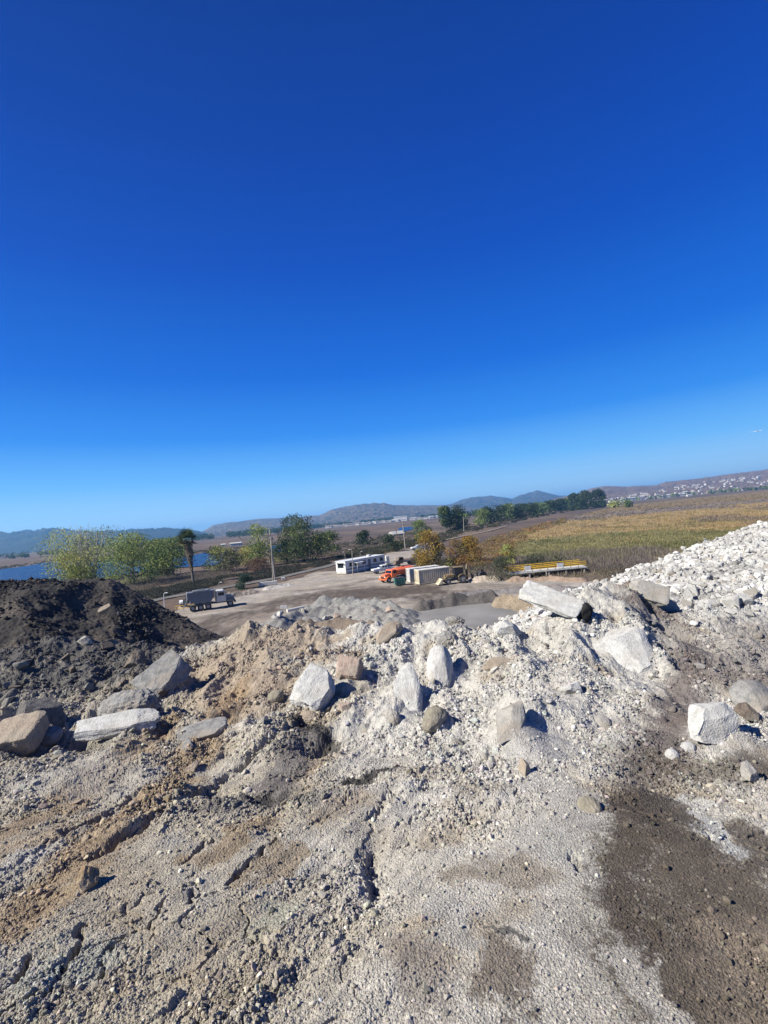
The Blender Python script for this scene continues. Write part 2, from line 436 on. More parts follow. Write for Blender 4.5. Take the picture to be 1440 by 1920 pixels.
def fore_col(X, Y, soft=1.0):
    u = X / np.maximum(Y, .1)
    base = np.array(TAN)[None] * 1.02 + (np.array(PALE) - np.array(TAN))[None] * (ss(-.25, .12, u + 0.25 * fbm(X * .9, Y * .9, 3, 5) + .02 * Y) * (.62 + .38 * ss(2.6, 4.6, Y)))[..., None]
    n = fbm(X * 1.7, Y * 1.7, 4, 31)[..., None]
    base = base + (np.array([.295, .245, .18])[None] - base) * ss(.15, .9, n) * .8
    base = base + (np.array(GREY)[None] - base) * ss(.1, .7, -n) * .6
    wx = X + .10 * fbm(X * 4, Y * 4, 4, 61) + .3 * .1 * fbm(X * 14, Y * 14, 3, 62); wy = Y + .10 * fbm(X * 4, Y * 4, 4, 71)
    br = 0.30 * fbm(X * 9, Y * 9, 4, 81) + .45 * fbm(X * 45, Y * 45, 4, 82)
    for P, r, c, k in _Z:
        sel = (np.abs(X - P[:, 0].mean()) < r * 3 + np.ptp(P[:, 0])) & (np.abs(Y - P[:, 1].mean()) < r * 3 + np.ptp(P[:, 1]))
        if not sel.any(): continue
        d = seg_dist(wx[sel], wy[sel], P) / r + br[sel]
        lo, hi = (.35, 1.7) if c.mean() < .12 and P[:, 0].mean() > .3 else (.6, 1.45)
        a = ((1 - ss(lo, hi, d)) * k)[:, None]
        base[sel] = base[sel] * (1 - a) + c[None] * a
    return base


def rough_mask(X, Y):
    """how stony the surface is (0 trodden flat, 1 loose rubble)"""
    u = X / np.maximum(Y, .1)
    m_ = .5 + .6 * fbm(X * 1.3, Y * 1.3, 3, 91) + .15 * ss(4, 7, Y)
    m_ = m_ - .35 * ss(4.2, 2.6, Y) - .25 * ss(3.2, 2.2, Y) * ss(.1, .3, u)
    return np.clip(m_, .05, 1)


def fore_h(X, Y, fine=True):
    z = fore_base(X, Y)
    f = ss(.2, 1.2, Y)
    near = ss(1.5, 5.0, Y)
    z = z + (.07 * near + .03) * fbm(X * .9, Y * .9, 3, 1) * f
    # ground pushed in diagonal ridges by tracked machines
    t = X * .84 - Y * .54; q = X * .54 + Y * .84
    lf = ss(.25, -.1, X / np.maximum(Y, .1))
    z = z + lf * .022 * fbm(t * 5, q * 1.1, 3, 21) * f
    for (c, rx, ry, h) in _B:
        e = ((X - c[0]) / rx) ** 2 + ((Y - c[1]) / ry) ** 2
        z = z + h * np.exp(-e * 1.3)
    if fine:
        wx = X + .022 * fbm(X * 16, Y * 16, 3, 41); wy = Y + .022 * fbm(X * 16, Y * 16, 3, 42)
        for P, w_, d_ in _C:
            sel = (np.abs(X - P[:, 0].mean()) < .3 + np.ptp(P[:, 0])) & (np.abs(Y - P[:, 1].mean()) < .3 + np.ptp(P[:, 1]))
            if sel.any():
                d = seg_dist(wx[sel], wy[sel], P) / w_
                z[sel] = z[sel] - d_ * np.exp(-d ** 4 * .6) * np.clip(.8 + .9 * vn(wx[sel] * 16, wy[sel] * 16, 4), .1, 1.4)
        rm = rough_mask(X, Y)
        z = z + .030 * rm * fbm(X * 5, Y * 5, 5, 2, .6)
        bank = ss(3.6, 5.2, Y)
        # eroded cones and gullies of the bank face
        q = X * 1.9 + .5 * vn(X * 1.2, Y * 1.2, 8)
        z = z + bank * (.08 * (.5 - np.abs(vn(q, Y * .9, 6)) * 1.6) + .03 * (.4 - np.abs(vn(q * 2.3, Y * 2.2, 16)) * 1.6))
        z = z + .075 * bank * fbm(X * 2.0, Y * 2.0, 4, 18)
        # crust plates with cracks, lower ground
        plate = ss(.1, .5, fbm(X * .8 + 3, Y * .8, 2, 55) + .5 * ss(.1, -.4, X)) * (1 - bank)
        f1, f2, cid = wor(X * 3.2 + .25 * fbm(X * 7, Y * 7, 3, 56), Y * 4.2 + .25 * fbm(X * 7, Y * 7, 3, 57), 58)
        z = z + plate * (.016 * (cid - .5) - .016 * (1 - ss(.02, .09, f2 - f1)) * (cid > .35))
        z = z + .10 * rm * chips(X * 6, Y * 6, 200, .72) + .055 * rm * chips(X * 15, Y * 15, 210, .5)
        z = z + (.003 + .032 * rm) * chips(X * 34, Y * 34, 220, .35) + (.0045 + .013 * rm) * chips(X * 80, Y * 80, 230, .3)
        z = z + .003 * fbm(X * 90, Y * 90, 2, 12)
    return z


def gridfaces(nr, nc):
    i = np.arange(nr * nc).reshape(nr, nc)
    return np.stack([i[:-1, :-1], i[:-1, 1:], i[1:, 1:], i[1:, :-1]], -1).reshape(-1, 4)


DET = 1.0
uu = np.concatenate([np.linspace(-2.2, -1.0, 60)[:-1], np.linspace(-1.0, 1.0, int(1500 * DET)), np.linspace(1.0, 2.2, 60)[1:]])
NR = int(900 * DET)
inv = np.linspace(1 / .9, 1.0, NR)                  # placeholder, replaced below
Uc, Wc, Yc_ = FORE
ycu = np.interp(uu, Uc, Yc_); bcu = -np.interp(uu, Uc, Wc) * ycu
vv = np.concatenate([np.linspace(2.4, 1.15, 50)[:-1], np.linspace(1.15, .415, 640)[:-1]])
yn = np.concatenate([1.66 / vv, np.linspace(4.0, 10.375, 430)])
Yg = np.repeat(yn[:, None], len(uu), 1)
# stretch each column so its last row lands on the crest
Yn = (Yg - Yg[0]) / (Yg[-1] - Yg[0])
Yg = Yg[0] + Yn * (ycu[None] * 1.02 - Yg[0])
ext = ycu[None] * 1.02 + np.concatenate([np.linspace(.02, .6, 24), np.linspace(.7, 12.8, 60)])[:, None]
Yg = np.vstack([Yg, ext]); Xg = uu[None] * Yg
Zg = fore_h(Xg.ravel(), Yg.ravel()).reshape(Xg.shape)
Zg = np.maximum(Zg, -.4)
Cg = fore_col(Xg.ravel(), Yg.ravel())
M_GROUND = mat_vcol('dirt', n_scale=140, n_amt=.35, bump=.008, bscale=180, n2=14, n2amt=.18)
fg = mesh_np('dirt_mound', np.stack([Xg.ravel(), Yg.ravel(), Zg.ravel()], 1), gridfaces(*Xg.shape), M_GROUND, col=Cg, smooth=False)
tag(fg, 'trodden pale grey and brown earth bank underfoot, strewn with crushed rock', kind='structure')

# ---------------- pile heightfields
DKT = crest_tab([(-500, 1118, 20), (-100, 1097, 20), (0, 1093, 20), (60, 1088, 20.5), (110, 1090, 21), (150, 1088, 22), (185, 1086, 23), (205, 1084, 23), (240, 1100, 23), (300, 1135, 23),
                 (360, 1168, 22.5), (430, 1203, 22), (520, 1250, 22), (700, 1350, 21)])
WHT = crest_tab([(700, 1290, 15), (900, 1190, 15), (980, 1150, 15), (1040, 1120, 15), (1080, 1104, 15), (1110, 1094, 15), (1150, 1087, 15), (1200, 1064, 15), (1240, 1053, 15), (1260, 1043, 15.5),
                 (1330, 1018, 16), (1400, 993, 16.5), (1440, 978, 17), (1600, 918, 18), (1800, 850, 19), (2100, 800, 19)])


def dark_h(X, Y):
    u = X / Y; U, W, YC = DKT
    wc = np.interp(u, U, W); yc = np.interp(u, U, YC); bc = -wc * yc
    e = yc - Y
    sl = .58 - .35 * ss(-.5, -.36, u)
    b = bc + np.where(e > 0, sl, .68) * (np.sqrt(e * e + .3) - .55)
    z = H - b
    z = z + .25 * fbm(X * .45, Y * .45, 3, 101) * ss(0, 2, np.abs(e)) + .07 * fbm(X * 1.5, Y * 1.5, 3, 103)
    return z


def dark_fine(X, Y):
    f1, f2, cid = wor(X * 5, Y * 5, 33)
    g1, g2, c2 = wor(X * 11, Y * 11, 35)
    sm = ss(.05, .35, fbm(X * .35 + 4, Y * .35, 2, 111))
    return dark_h(X, Y) + (.012 + .08 * sm) * np.clip(.6 - f1, 0, 1) * (cid > .4) + (.02 + .03 * sm) * np.clip(.6 - g1, 0, 1) + .02 * fbm(X * 8, Y * 8, 2, 36)


u_d = np.linspace(-1.25, -.18, 620); y_d = np.concatenate([np.linspace(8, 16, 60)[:-1], np.linspace(16, 24, 330), np.linspace(24.1, 36, 40)])
Xd = u_d[None] * y_d[:, None]; Yd = np.repeat(y_d[:, None], len(u_d), 1)
Zd = np.maximum(dark_fine(Xd.ravel(), Yd.ravel()), -.3)
cn = fbm(Xd.ravel() * .6, Yd.ravel() * .6, 4, 120)[:, None]
cD = np.array([.038, .034, .031])[None] + (np.array([.085, .070, .057]) - np.array([.038, .034, .031]))[None] * ss(-.2, .6, cn)
M_DARK = mat_vcol('asphalt_millings', n_scale=30, n_amt=.35, bump=.02, bscale=40, spec=.3)
dk = mesh_np('gravel_pile', np.stack([Xd.ravel(), Yd.ravel(), Zd], 1), gridfaces(*Xd.shape), M_DARK, col=cD, smooth=True)
tag(dk, 'big near-black pile of asphalt grit with a sharp peak at the left', 'pile')


def white_h(X, Y):
    u = X / Y; U, W, YC = WHT
    wc = np.interp(u, U, W); yc = np.interp(u, U, YC); bc = -wc * yc
    e = yc - Y
    wf = -.30
    yf = 8.6
    bf = 2.45
    t = np.clip(e / (yc - yf), 0, 1.2)
    b = bc + (bf - bc) * t ** 1.1
    b = np.where(e < 0, bc + .65 * (np.sqrt(e * e + .09) - .3), b)
    return H - b + .10 * fbm(X * .9, Y * .9, 3, 131) + .05 * fbm(X * 2.6, Y * 2.6, 3, 133)


def white_fine(X, Y):
    f1, f2, cid = wor(X * 3.2, Y * 3.2, 43)
    g1, g2, c2 = wor(X * 8, Y * 8, 45)
    lump = ss(-.3, .4, fbm(X * .8, Y * .8, 2, 47))
    return white_h(X, Y) + .22 * lump * chips(X * 2.6, Y * 2.6, 240, .6) + .10 * (.4 + lump) * chips(X * 6, Y * 6, 250, .45) + .05 * chips(X * 13, Y * 13, 260, .3) + .03 * fbm(X * 9, Y * 9, 3, 46)


u_w = np.linspace(.12, 1.5, 640); y_w = np.concatenate([np.linspace(7.6, 17.5, 420), np.linspace(17.6, 32, 60)])
Xw = u_w[None] * y_w[:, None]; Yw = np.repeat(y_w[:, None], len(u_w), 1)
Zw = np.maximum(white_fine(Xw.ravel(), Yw.ravel()), -.3)
cn = fbm(Xw.ravel() * .8, Yw.ravel() * .8, 4, 140)[:, None]
cW = np.array([.40, .385, .355])[None] + (np.array([.48, .47, .44]) - np.array([.40, .385, .355]))[None] * ss(-.3, .5, cn)
M_WHITE = mat_vcol('crushed_concrete', n_scale=40, n_amt=.16, bump=.02, bscale=50, spec=.15)
wp = mesh_np('rubble_pile', np.stack([Xw.ravel(), Yw.ravel(), Zw], 1), gridfaces(*Xw.shape), M_WHITE, col=cW * (1 - .25 * ss(.0, .6, fbm(Xw.ravel() * .7, Yw.ravel() * .7, 4, 49)))[:, None], smooth=False)
tag(wp, 'tall chalk-white pile of crushed concrete rising on the right side', 'pile')


# ------------------------------------------------------------------ stones
def ico(level):
    t = (1 + 5 ** .5) / 2
    V = [(-1, t, 0), (1, t, 0), (-1, -t, 0), (1, -t, 0), (0, -1, t), (0, 1, t), (0, -1, -t), (0, 1, -t), (t, 0, -1), (t, 0, 1), (-t, 0, -1), (-t, 0, 1)]
    Fs = [(0, 11, 5), (0, 5, 1), (0, 1, 7), (0, 7, 10), (0, 10, 11), (1, 5, 9), (5, 11, 4), (11, 10, 2), (10, 7, 6), (7, 1, 8), (3, 9, 4), (3, 4, 2), (3, 2, 6), (3, 6, 8), (3, 8, 9), (4, 9, 5), (2, 4, 11), (6, 2, 10), (8, 6, 7), (9, 8, 1)]
    V = [np.array(v) / np.linalg.norm(v) for v in V]
    for _ in range(level):
        c = {}; nf = []

        def mid(a, b):
            k = (min(a, b), max(a, b))
            if k not in c:
                v = V[a] + V[b]; V.append(v / np.linalg.norm(v)); c[k] = len(V) - 1
            return c[k]
        for a, b, d in Fs:
            e, f, g = mid(a, b), mid(b, d), mid(d, a)
            nf += [(a, e, g), (b, f, e), (d, g, f), (e, f, g)]
        Fs = nf
    return np.array(V), np.array(Fs)


ICO = [ico(k) for k in range(6)]


def n3(P, sc_n, s):
    return (vn(P[:, 0] * sc_n + 5.1 * s, P[:, 1] * sc_n + 3.3, s) + vn(P[:, 1] * sc_n - 2.2, P[:, 2] * sc_n + 1.7 * s, s + 3) + vn(P[:, 2] * sc_n + 8.8, P[:, 0] * sc_n - 4.4, s + 5)) / 1.8


def rock_unit(r, level, planes=9, noise=.05, dmin=.55):
    V, Fc = ICO[level]; V = V.copy()
    for k in range(planes):
        n = r.normal(size=3); n /= np.linalg.norm(n); d = r.uniform(dmin, .85)
        q = V @ n; mk = q > d
        V[mk] -= np.outer(q[mk] - d, n) * .96
    s = int(r.integers(1, 999))
    if level >= 2:
        V *= (1 + noise * (n3(V, 2.2, s) + .5 * n3(V, 5.5, s + 1)))[:, None]
        if level >= 4: V *= (1 + noise * .35 * (n3(V, 13, s + 2) + .6 * n3(V, 27, s + 4)))[:, None]
    return V, Fc


LIB = {0: [rock_unit(rng, 0, 3, 0, .7) for _ in range(14)], 1: [rock_unit(rng, 1, 9, 0, .4) for _ in range(24)], 2: [rock_unit(rng, 2, 8, .06) for _ in range(14)]}


def rots(n, r, tilt=1.0):
    """random rotation matrices (n,3,3)"""
    a = r.uniform(0, 2 * np.pi, n); b = r.normal(0, .45 * tilt, n); c = r.normal(0, .45 * tilt, n)
    ca, sa, cb, sb, cc, sc3 = np.cos(a), np.sin(a), np.cos(b), np.sin(b), np.cos(c), np.sin(c)
    Rz = np.zeros((n, 3, 3)); Rz[:, 0, 0] = ca; Rz[:, 0, 1] = -sa; Rz[:, 1, 0] = sa; Rz[:, 1, 1] = ca; Rz[:, 2, 2] = 1
    Rx = np.zeros((n, 3, 3)); Rx[:, 0, 0] = 1; Rx[:, 1, 1] = cb; Rx[:, 1, 2] = -sb; Rx[:, 2, 1] = sb; Rx[:, 2, 2] = cb
    Ry = np.zeros((n, 3, 3)); Ry[:, 1, 1] = 1; Ry[:, 0, 0] = cc; Ry[:, 0, 2] = sc3; Ry[:, 2, 0] = -sc3; Ry[:, 2, 2] = cc
    return Rz @ Rx @ Ry


def scatter(name, X, Y, Z, S, C, level, mat, sink=.25, flat=(.55, .9), parent=None, smooth=False):
    """merge stones of radius S at the points into one mesh"""
    n = len(X); lib = LIB[level]; which = rng.integers(0, len(lib), n); Rm = rots(n, rng)
    Vs, Fs, Cs = [], [], []; off = 0
    sc3 = np.stack([rng.uniform(.8, 1.25, n), rng.uniform(.75, 1.1, n), rng.uniform(*flat, n)], 1) * S[:, None]
    for k, (V, Fc) in enumerate(lib):
        ix = np.where(which == k)[0]
        if not len(ix): continue
        P = V[None] * sc3[ix][:, None]
        P = np.einsum('nij,nvj->nvi', Rm[ix], P)
        P += np.stack([X[ix], Y[ix], Z[ix] + S[ix] * sink], 1)[:, None]
        nv = len(V)
        Fs.append((Fc[None] + (off + np.arange(len(ix)) * nv)[:, None, None]).reshape(-1, 3)); off += nv * len(ix)
        Vs.append(P.reshape(-1, 3)); Cs.append(np.repeat(C[ix], nv, 0))
    return mesh_np(name, np.concatenate(Vs), np.concatenate(Fs), mat, parent, col=np.concatenate(Cs), smooth=smooth)


M_STONE = mat_vcol('stone', n_scale=90, n_amt=.18, bump=.004, bscale=150, n2=20, n2amt=.12, spec=.2)


def sample_fore(n, dens=None):
    """random places on the foreground, about evenly spread over the view of it"""
    out = []
    tot = 0
    while tot < n:
        u = rng.uniform(-.98, .98, n * 2); v = rng.uniform(.17, 1.3, n * 2)
        yc = np.interp(u, Uc, Yc_)
        Yf0 = 1.66 / 2.4
        Yv = 1.66 / v; t = (Yv - Yf0) / (1.66 / .16 - Yf0)
        Y = Yf0 + t * (yc * 1.02 - Yf0)
        X = u * Y
        if dens is not None:
            k = rng.uniform(0, 1, len(X)) < dens(X, Y)
            X, Y = X[k], Y[k]
        out.append(np.stack([X, Y], 1)); tot += len(X)
    a = np.concatenate(out)[:n]
    return a[:, 0], a[:, 1]


def stone_cols(X, Y, n, base=None):
    C = fore_col(X, Y) if base is None else base
    g = rng.lognormal(-.08, .24, n)[:, None]
    pale = rng.uniform(0, 1, n)[:, None] < .035
    C = C * g
    C = np.where(pale, np.clip(C * 1.6 + .04, 0, .68), C)
    C = C * (1 + rng.normal(0, .03, (n, 3)))
    return np.clip(C, .02, .7)


def dens1(X, Y):
    return np.clip(rough_mask(X, Y) ** 2 * 1.3 * (.25 + .75 * ss(-.4, .3, fbm(X * 3, Y * 3, 3, 201))), .03, 1)


n = 62000
X, Y = sample_fore(n, dens1)
pxs = 1.1 * rng.pareto(2.3, n) + 1.1; pxs = np.minimum(pxs, 4.5)
S = pxs * Y / F
o = scatter('loose_grit', X, Y, fore_h(X, Y), S, stone_cols(X, Y, n), 0, M_STONE, sink=.15)
tag(o, 'loose pale grit strewn all over the trodden bank', kind='stuff')
n = 6500
X, Y = sample_fore(n, dens1)
pxs = np.minimum(2.3 * (rng.pareto(2.6, n) + 1), 9)
S = pxs * Y / F
o = scatter('pebbles', X, Y, fore_h(X, Y), S, stone_cols(X, Y, n), 1, M_STONE, sink=.15)
tag(o, 'grey and tan pebbles lying loose over the bank', kind='stuff')
# dark pile chips
n = 26000
u = rng.uniform(-1.15, -.25, n); yv = rng.uniform(17.5, 24.2, n); X = u * yv
sm = ss(-.15, .25, fbm(X * .35 + 4, yv * .35, 2, 111))
k = rng.uniform(0, 1, n) < (.06 + .9 * ss(.05, .35, fbm(X * .35 + 4, yv * .35, 2, 111))); X = X[k]; yv = yv[k]; n = len(X)
S = np.minimum(.030 * (rng.pareto(2.6, n) + 1), .12)
C = np.array([.045, .041, .039])[None] * rng.lognormal(0, .45, n)[:, None]
C = np.where(rng.uniform(0, 1, n)[:, None] < .02, .14, C)
o = scatter('asphalt_chips', X, yv, dark_fine(X, yv), S, C, 1, M_STONE, sink=.2, flat=(.4, .8), parent=dk)
o["kind"] = 'stuff'
# small white rubble on the right-hand pile
n = 30000
u = rng.uniform(.2, 1.2, n); yc = np.interp(u, WHT[0], WHT[2]); yv = 8.8 + (yc + .25 - 8.8) * rng.uniform(0, 1, n) ** .8; X = u * yv
k = rng.uniform(0, 1, n) < .12 + .88 * ss(-.2, .4, fbm(X * 1.2, yv * 1.2, 3, 48)); X = X[k]; yv = yv[k]; n = len(X)
S = np.minimum(.016 * (rng.pareto(1.5, n) + 1), .11)
C = np.array([.50, .485, .455])[None] * np.clip(rng.lognormal(-.03, .2, n), .35, 1.25)[:, None]
C = np.where(rng.uniform(0, 1, n)[:, None] < .05, C * np.array([.75, .68, .6]), C) * (1 - .3 * ss(.0, .6, fbm(X * .7, yv * .7, 4, 49)))[:, None]
o = scatter('crushed_rubble', X, yv, white_fine(X, yv), S, C, 1, M_STONE, sink=.2, parent=wp)
o["kind"] = 'stuff'
# ------------------------------------------------------------------ rocks one can point at
def solid(kind, r):
    lv = 5 if kind != 'small' else 3
    V, Fc = ICO[lv]; V = V.copy(); s = int(r.integers(1, 999))
    if kind in ('slab', 'block'):
        p = 16.0
        V = V / (np.abs(V) ** p).sum(1, keepdims=True) ** (1 / p) * .8
        for k in range(5):
            n = r.normal(size=3); n[2] *= .35; n /= np.linalg.norm(n); d = r.uniform(.72, .95); q = V @ n; mk = q > d
            V[mk] -= np.outer(q[mk] - d, n)
        V += V / np.linalg.norm(V, axis=1, keepdims=True) * (.02 * n3(V, 1.6, s) + .016 * n3(V, 7, s + 1) + .012 * n3(V, 19, s + 3) + .008 * n3(V, 42, s + 9))[:, None]
    elif kind == 'lumpy':
        V *= (1 + .10 * n3(V, 2.1, s) + .08 * n3(V, 5.5, s + 1) + .055 * n3(V, 13, s + 2) + .03 * n3(V, 31, s + 3))[:, None]
    elif kind == 'round':
        for k in range(6):
            n = r.normal(size=3); n /= np.linalg.norm(n); d = r.uniform(.8, .95); q = V @ n; mk = q > d
            V[mk] -= np.outer(q[mk] - d, n) * .8
        V *= (1 + .08 * n3(V, 1.8, s) + .025 * n3(V, 6, s + 1) + .012 * n3(V, 17, s + 2) + .008 * n3(V, 40, s + 5))[:, None]
    else:
        for k in range(9):
            n = r.normal(size=3); n /= np.linalg.norm(n); d = r.uniform(.40, .74); q = V @ n; mk = q > d
            V[mk] -= np.outer(q[mk] - d, n)
        V *= (1 + .03 * n3(V, 2.2, s) + .016 * n3(V, 6, s + 1) + .014 * n3(V, 15, s + 2) + .010 * n3(V, 38, s + 5))[:, None]
    if kind in ('rock', 'slab', 'block'):
        for k in range(4):                      # spalled corners
            n = r.normal(size=3); n /= np.linalg.norm(n); q = V @ n; d = q.max() * r.uniform(.84, .95); mk = q > d
            V[mk] -= np.outer(q[mk] - d, n)
        st = n3(V, 2.6, s + 31) * 3.5; st = np.floor(st) + np.clip((st - np.floor(st)) * 4, 0, 1)
        V *= (1 + .022 * st + .010 * n3(V, 24, s + 33))[:, None]
    return V / np.abs(V).max(0), Fc


def mat_rock(name, c, c2, pits=0.0):
    m, nt, b = nt_new(name)
    tc = nt.nodes.new('ShaderNodeTexCoord')
    n1 = nt.nodes.new('ShaderNodeTexNoise'); n1.inputs['Scale'].default_value = 14; n1.inputs['Detail'].default_value = 8; n1.inputs['Roughness'].default_value = .65
    nt.links.new(tc.outputs['Object'], n1.inputs['Vector'])
    r1 = nt.nodes.new('ShaderNodeMapRange'); r1.inputs[1].default_value = .38; r1.inputs[2].default_value = .62; nt.links.new(n1.outputs[0], r1.inputs[0])
    mx = nt.nodes.new('ShaderNodeMix'); mx.data_type = 'RGBA'; mx.inputs[6].default_value = (*[x * ALB for x in c2], 1); mx.inputs[7].default_value = (*[x * ALB for x in c], 1)
    nt.links.new(r1.outputs[0], mx.inputs[0])
    nd = nt.nodes.new('ShaderNodeTexNoise'); nd.inputs['Scale'].default_value = 3.2; nd.inputs['Detail'].default_value = 10; nd.inputs['Roughness'].default_value = .7
    nt.links.new(tc.outputs['Object'], nd.inputs['Vector'])
    rd = nt.nodes.new('ShaderNodeMapRange'); rd.inputs[1].default_value = .48; rd.inputs[2].default_value = .60; rd.inputs[4].default_value = .7; nt.links.new(nd.outputs[0], rd.inputs[0])
    md = nt.nodes.new('ShaderNodeMix'); md.data_type = 'RGBA'; md.inputs[7].default_value = (.25, .215, .17, 1)
    if sum(c) > 1.5: rd.inputs[4].default_value = .35
    if sum(c) < .6: md.inputs[7].default_value = (.16, .145, .12, 1)
    if sum(c) < .1: rd.inputs[4].default_value = .15
    nt.links.new(rd.outputs[0], md.inputs[0]); nt.links.new(mx.outputs[2], md.inputs[6]); mx = md
    v = nt.nodes.new('ShaderNodeTexVoronoi'); v.inputs['Scale'].default_value = 70; nt.links.new(tc.outputs['Object'], v.inputs['Vector'])
    r2 = nt.nodes.new('ShaderNodeMapRange'); r2.inputs[1].default_value = 0; r2.inputs[2].default_value = .35; r2.inputs[3].default_value = 1 - pits; nt.links.new(v.outputs['Distance'], r2.inputs[0])
    s = nt.nodes.new('ShaderNodeVectorMath'); s.operation = 'SCALE'; nt.links.new(mx.outputs[2], s.inputs[0]); nt.links.new(r2.outputs[0], s.inputs['Scale'])
    nt.links.new(s.outputs[0], b.inputs['Base Color']); b.inputs['Roughness'].default_value = .92; b.inputs['Specular IOR Level'].default_value = .2
    n4 = nt.nodes.new('ShaderNodeTexNoise'); n4.inputs['Scale'].default_value = 60; n4.inputs['Detail'].default_value = 8; nt.links.new(tc.outputs['Object'], n4.inputs['Vector'])
    bp = nt.nodes.new('ShaderNodeBump'); bp.inputs['Distance'].default_value = .008; bp.inputs['Strength'].default_value = 1
    nt.links.new(n4.outputs[0], bp.inputs['Height']); nt.links.new(bp.outputs[0], b.inputs['Normal'])
    return m


RM = dict(white=mat_rock('white_concrete', (.54, .53, .50), (.36, .35, .325), .3), grey=mat_rock('grey_rock', (.30, .29, .275), (.17, .165, .155), .2),
          dark=mat_rock('dark_rock', (.16, .15, .14), (.09, .085, .08), .2), tan=mat_rock('tan_rock', (.36, .30, .23), (.27, .215, .165), .15),
          pink=mat_rock('pinkish_rock', (.42, .32, .26), (.28, .21, .17), .15), ochre=mat_rock('ochre_rock', (.36, .25, .14), (.22, .16, .10), .2),
          olive=mat_rock('olive_rock', (.30, .27, .20), (.19, .17, .13), .15), pale=mat_rock('pale_rock', (.38, .36, .32), (.27, .25, .22), .2),
          brown=mat_rock('brown_rock', (.20, .16, .125), (.12, .095, .075), .2), black=mat_rock('painted_shade_black', (.012, .012, .012), (.02, .02, .02), .1))  # black is the shade painted on the crest beam's end


def hit2(px, py):
    """first meeting of a view ray with the finished bank"""
    d = ray(px, py); Ys = np.arange(.8, 11, .01)
    zz = fore_h(d[0] * Ys, Ys); below = np.where(H + d[2] * Ys <= zz)[0]
    Y = Ys[below[0]] if len(below) else 8.0
    return np.array([d[0] * Y, Y])


def hero(label, px, py, wp_, hp_, theta, tilt, thick, kind, matk, seed, cat='rock', name='rock', emb=.45, Ysurf=None, hfun=None):
    r = np.random.default_rng(seed)
    t = math.radians(tilt * .72)
    if Ysurf is None:
        c = hit2(px, py + hp_ * .40); X0, Y0 = c
        z0 = float(fore_h(np.array([X0]), np.array([Y0]))[0])
    else:
        d = ray(px, py + hp_ * .4); X0, Y0 = d[0] * Ysurf, Ysurf; z0 = H + d[2] * Y0
    dep = math.atan2(H - z0, Y0)
    k = Y0 / F
    th_ = abs(math.radians(theta)); hh = hp_ / 2 * k / max(.45, math.sin(t + dep))
    a = wp_ / 2 * k; b = hh; c_ = thick * (a + b) / 2
    V, Fc = solid(kind, r)
    th = math.radians(theta)
    V = V * np.array([a, b, c_])
    V = np.stack([V[:, 0] * math.cos(th) - V[:, 1] * math.sin(th), V[:, 0] * math.sin(th) + V[:, 1] * math.cos(th), V[:, 2]], 1)
    Rx = np.array([[1, 0, 0], [0, math.cos(t), -math.sin(t)], [0, math.sin(t), math.cos(t)]])
    V = V @ Rx.T
    half = abs(a * math.sin(th)) + abs(b * math.cos(th))
    cen = np.array([X0, Y0, z0]) + Rx @ np.array([0, half * (.62 - .28 * emb), c_ * (.22 - 1.05 * emb)])
    o = mesh_np(name, V, Fc, RM[matk], smooth=kind in ('round', 'lumpy'), loc=cen)
    return tag(o, label, cat)


hero('long narrow white concrete slab lying level in front of the dark boulders', 214, 1366, 160, 36, 7, 52, .22, 'slab', 'white', 1, 'slab', 'concrete_slab', .0)
hero('broad dark grey angular boulder just left of the lumpy grey mass', 66, 1332, 96, 74, -12, 50, .75, 'rock', 'dark', 2, 'boulder', 'boulder', .35)
hero('tan flat-topped block at the left end below the dark boulder', 14, 1374, 84, 56, 10, 25, .5, 'block', 'tan', 3, 'block', 'stone_block', .35)
hero('small rounded grey stone between the tan block and long slab', 84, 1380, 50, 34, -15, 40, .7, 'round', 'grey', 4)
hero('lumpy grey conglomerate mass resting behind the long white slab', 228, 1316, 128, 66, 6, 50, .5, 'lumpy', 'grey', 5, 'boulder', 'boulder', .5)
hero('flat-faced grey slab leaning upright on the edge of the pinkish soil', 297, 1264, 78, 84, -38, 60, .35, 'block', 'grey', 6, 'slab', 'stone_slab', .4)
hero('brownish grey boulder tucked left of the leaning grey slab', 243, 1238, 46, 52, 10, 60, .8, 'rock', 'brown', 7, 'boulder', 'boulder')
hero('pale split stone sitting high on the dark rubble below the grit pile', 156, 1204, 38, 26, 25, 60, .6, 'rock', 'pale', 8)
hero('squarish white concrete slab with a stepped edge, lone on pink soil', 589, 1294, 74, 70, -32, 52, .42, 'slab', 'white', 49, 'slab', 'concrete_slab', .15)
hero('cube-like pinkish tan block right above the square white slab', 653, 1254, 50, 42, -12, 50, .8, 'block', 'pink', 10, 'block', 'stone_block', .25)
hero('tall pointed white slab standing upright in the middle of bank', 767, 1272, 60, 140, -6, 52, .26, 'rock', 'white', 11, 'slab', 'concrete_slab', .4)
hero('white rounded boulder half buried right of the tall pointed slab', 829, 1236, 52, 92, -10, 55, .5, 'round', 'white', 12, 'boulder', 'boulder', .5)
hero('rough grey knob of conglomerate capping the half-buried white boulder', 842, 1198, 42, 34, 10, 55, .8, 'lumpy', 'grey', 13, 'rock', 'rock', .3)
hero('smooth olive elongated cobble casting shadow below the tall pointed slab', 817, 1358, 62, 34, 52, 50, .6, 'round', 'olive', 14, 'cobble', 'cobble', .2)
hero('cream rectangular beam of stone tilted up by the bank crest', 730, 1192, 62, 26, 38, 60, .45, 'block', 'tan', 15, 'block', 'stone_block', .2)
hero('brilliant white rock on the crest nearest the grey silt floor', 958, 1177, 50, 34, -8, 60, .7, 'rock', 'white', 16)
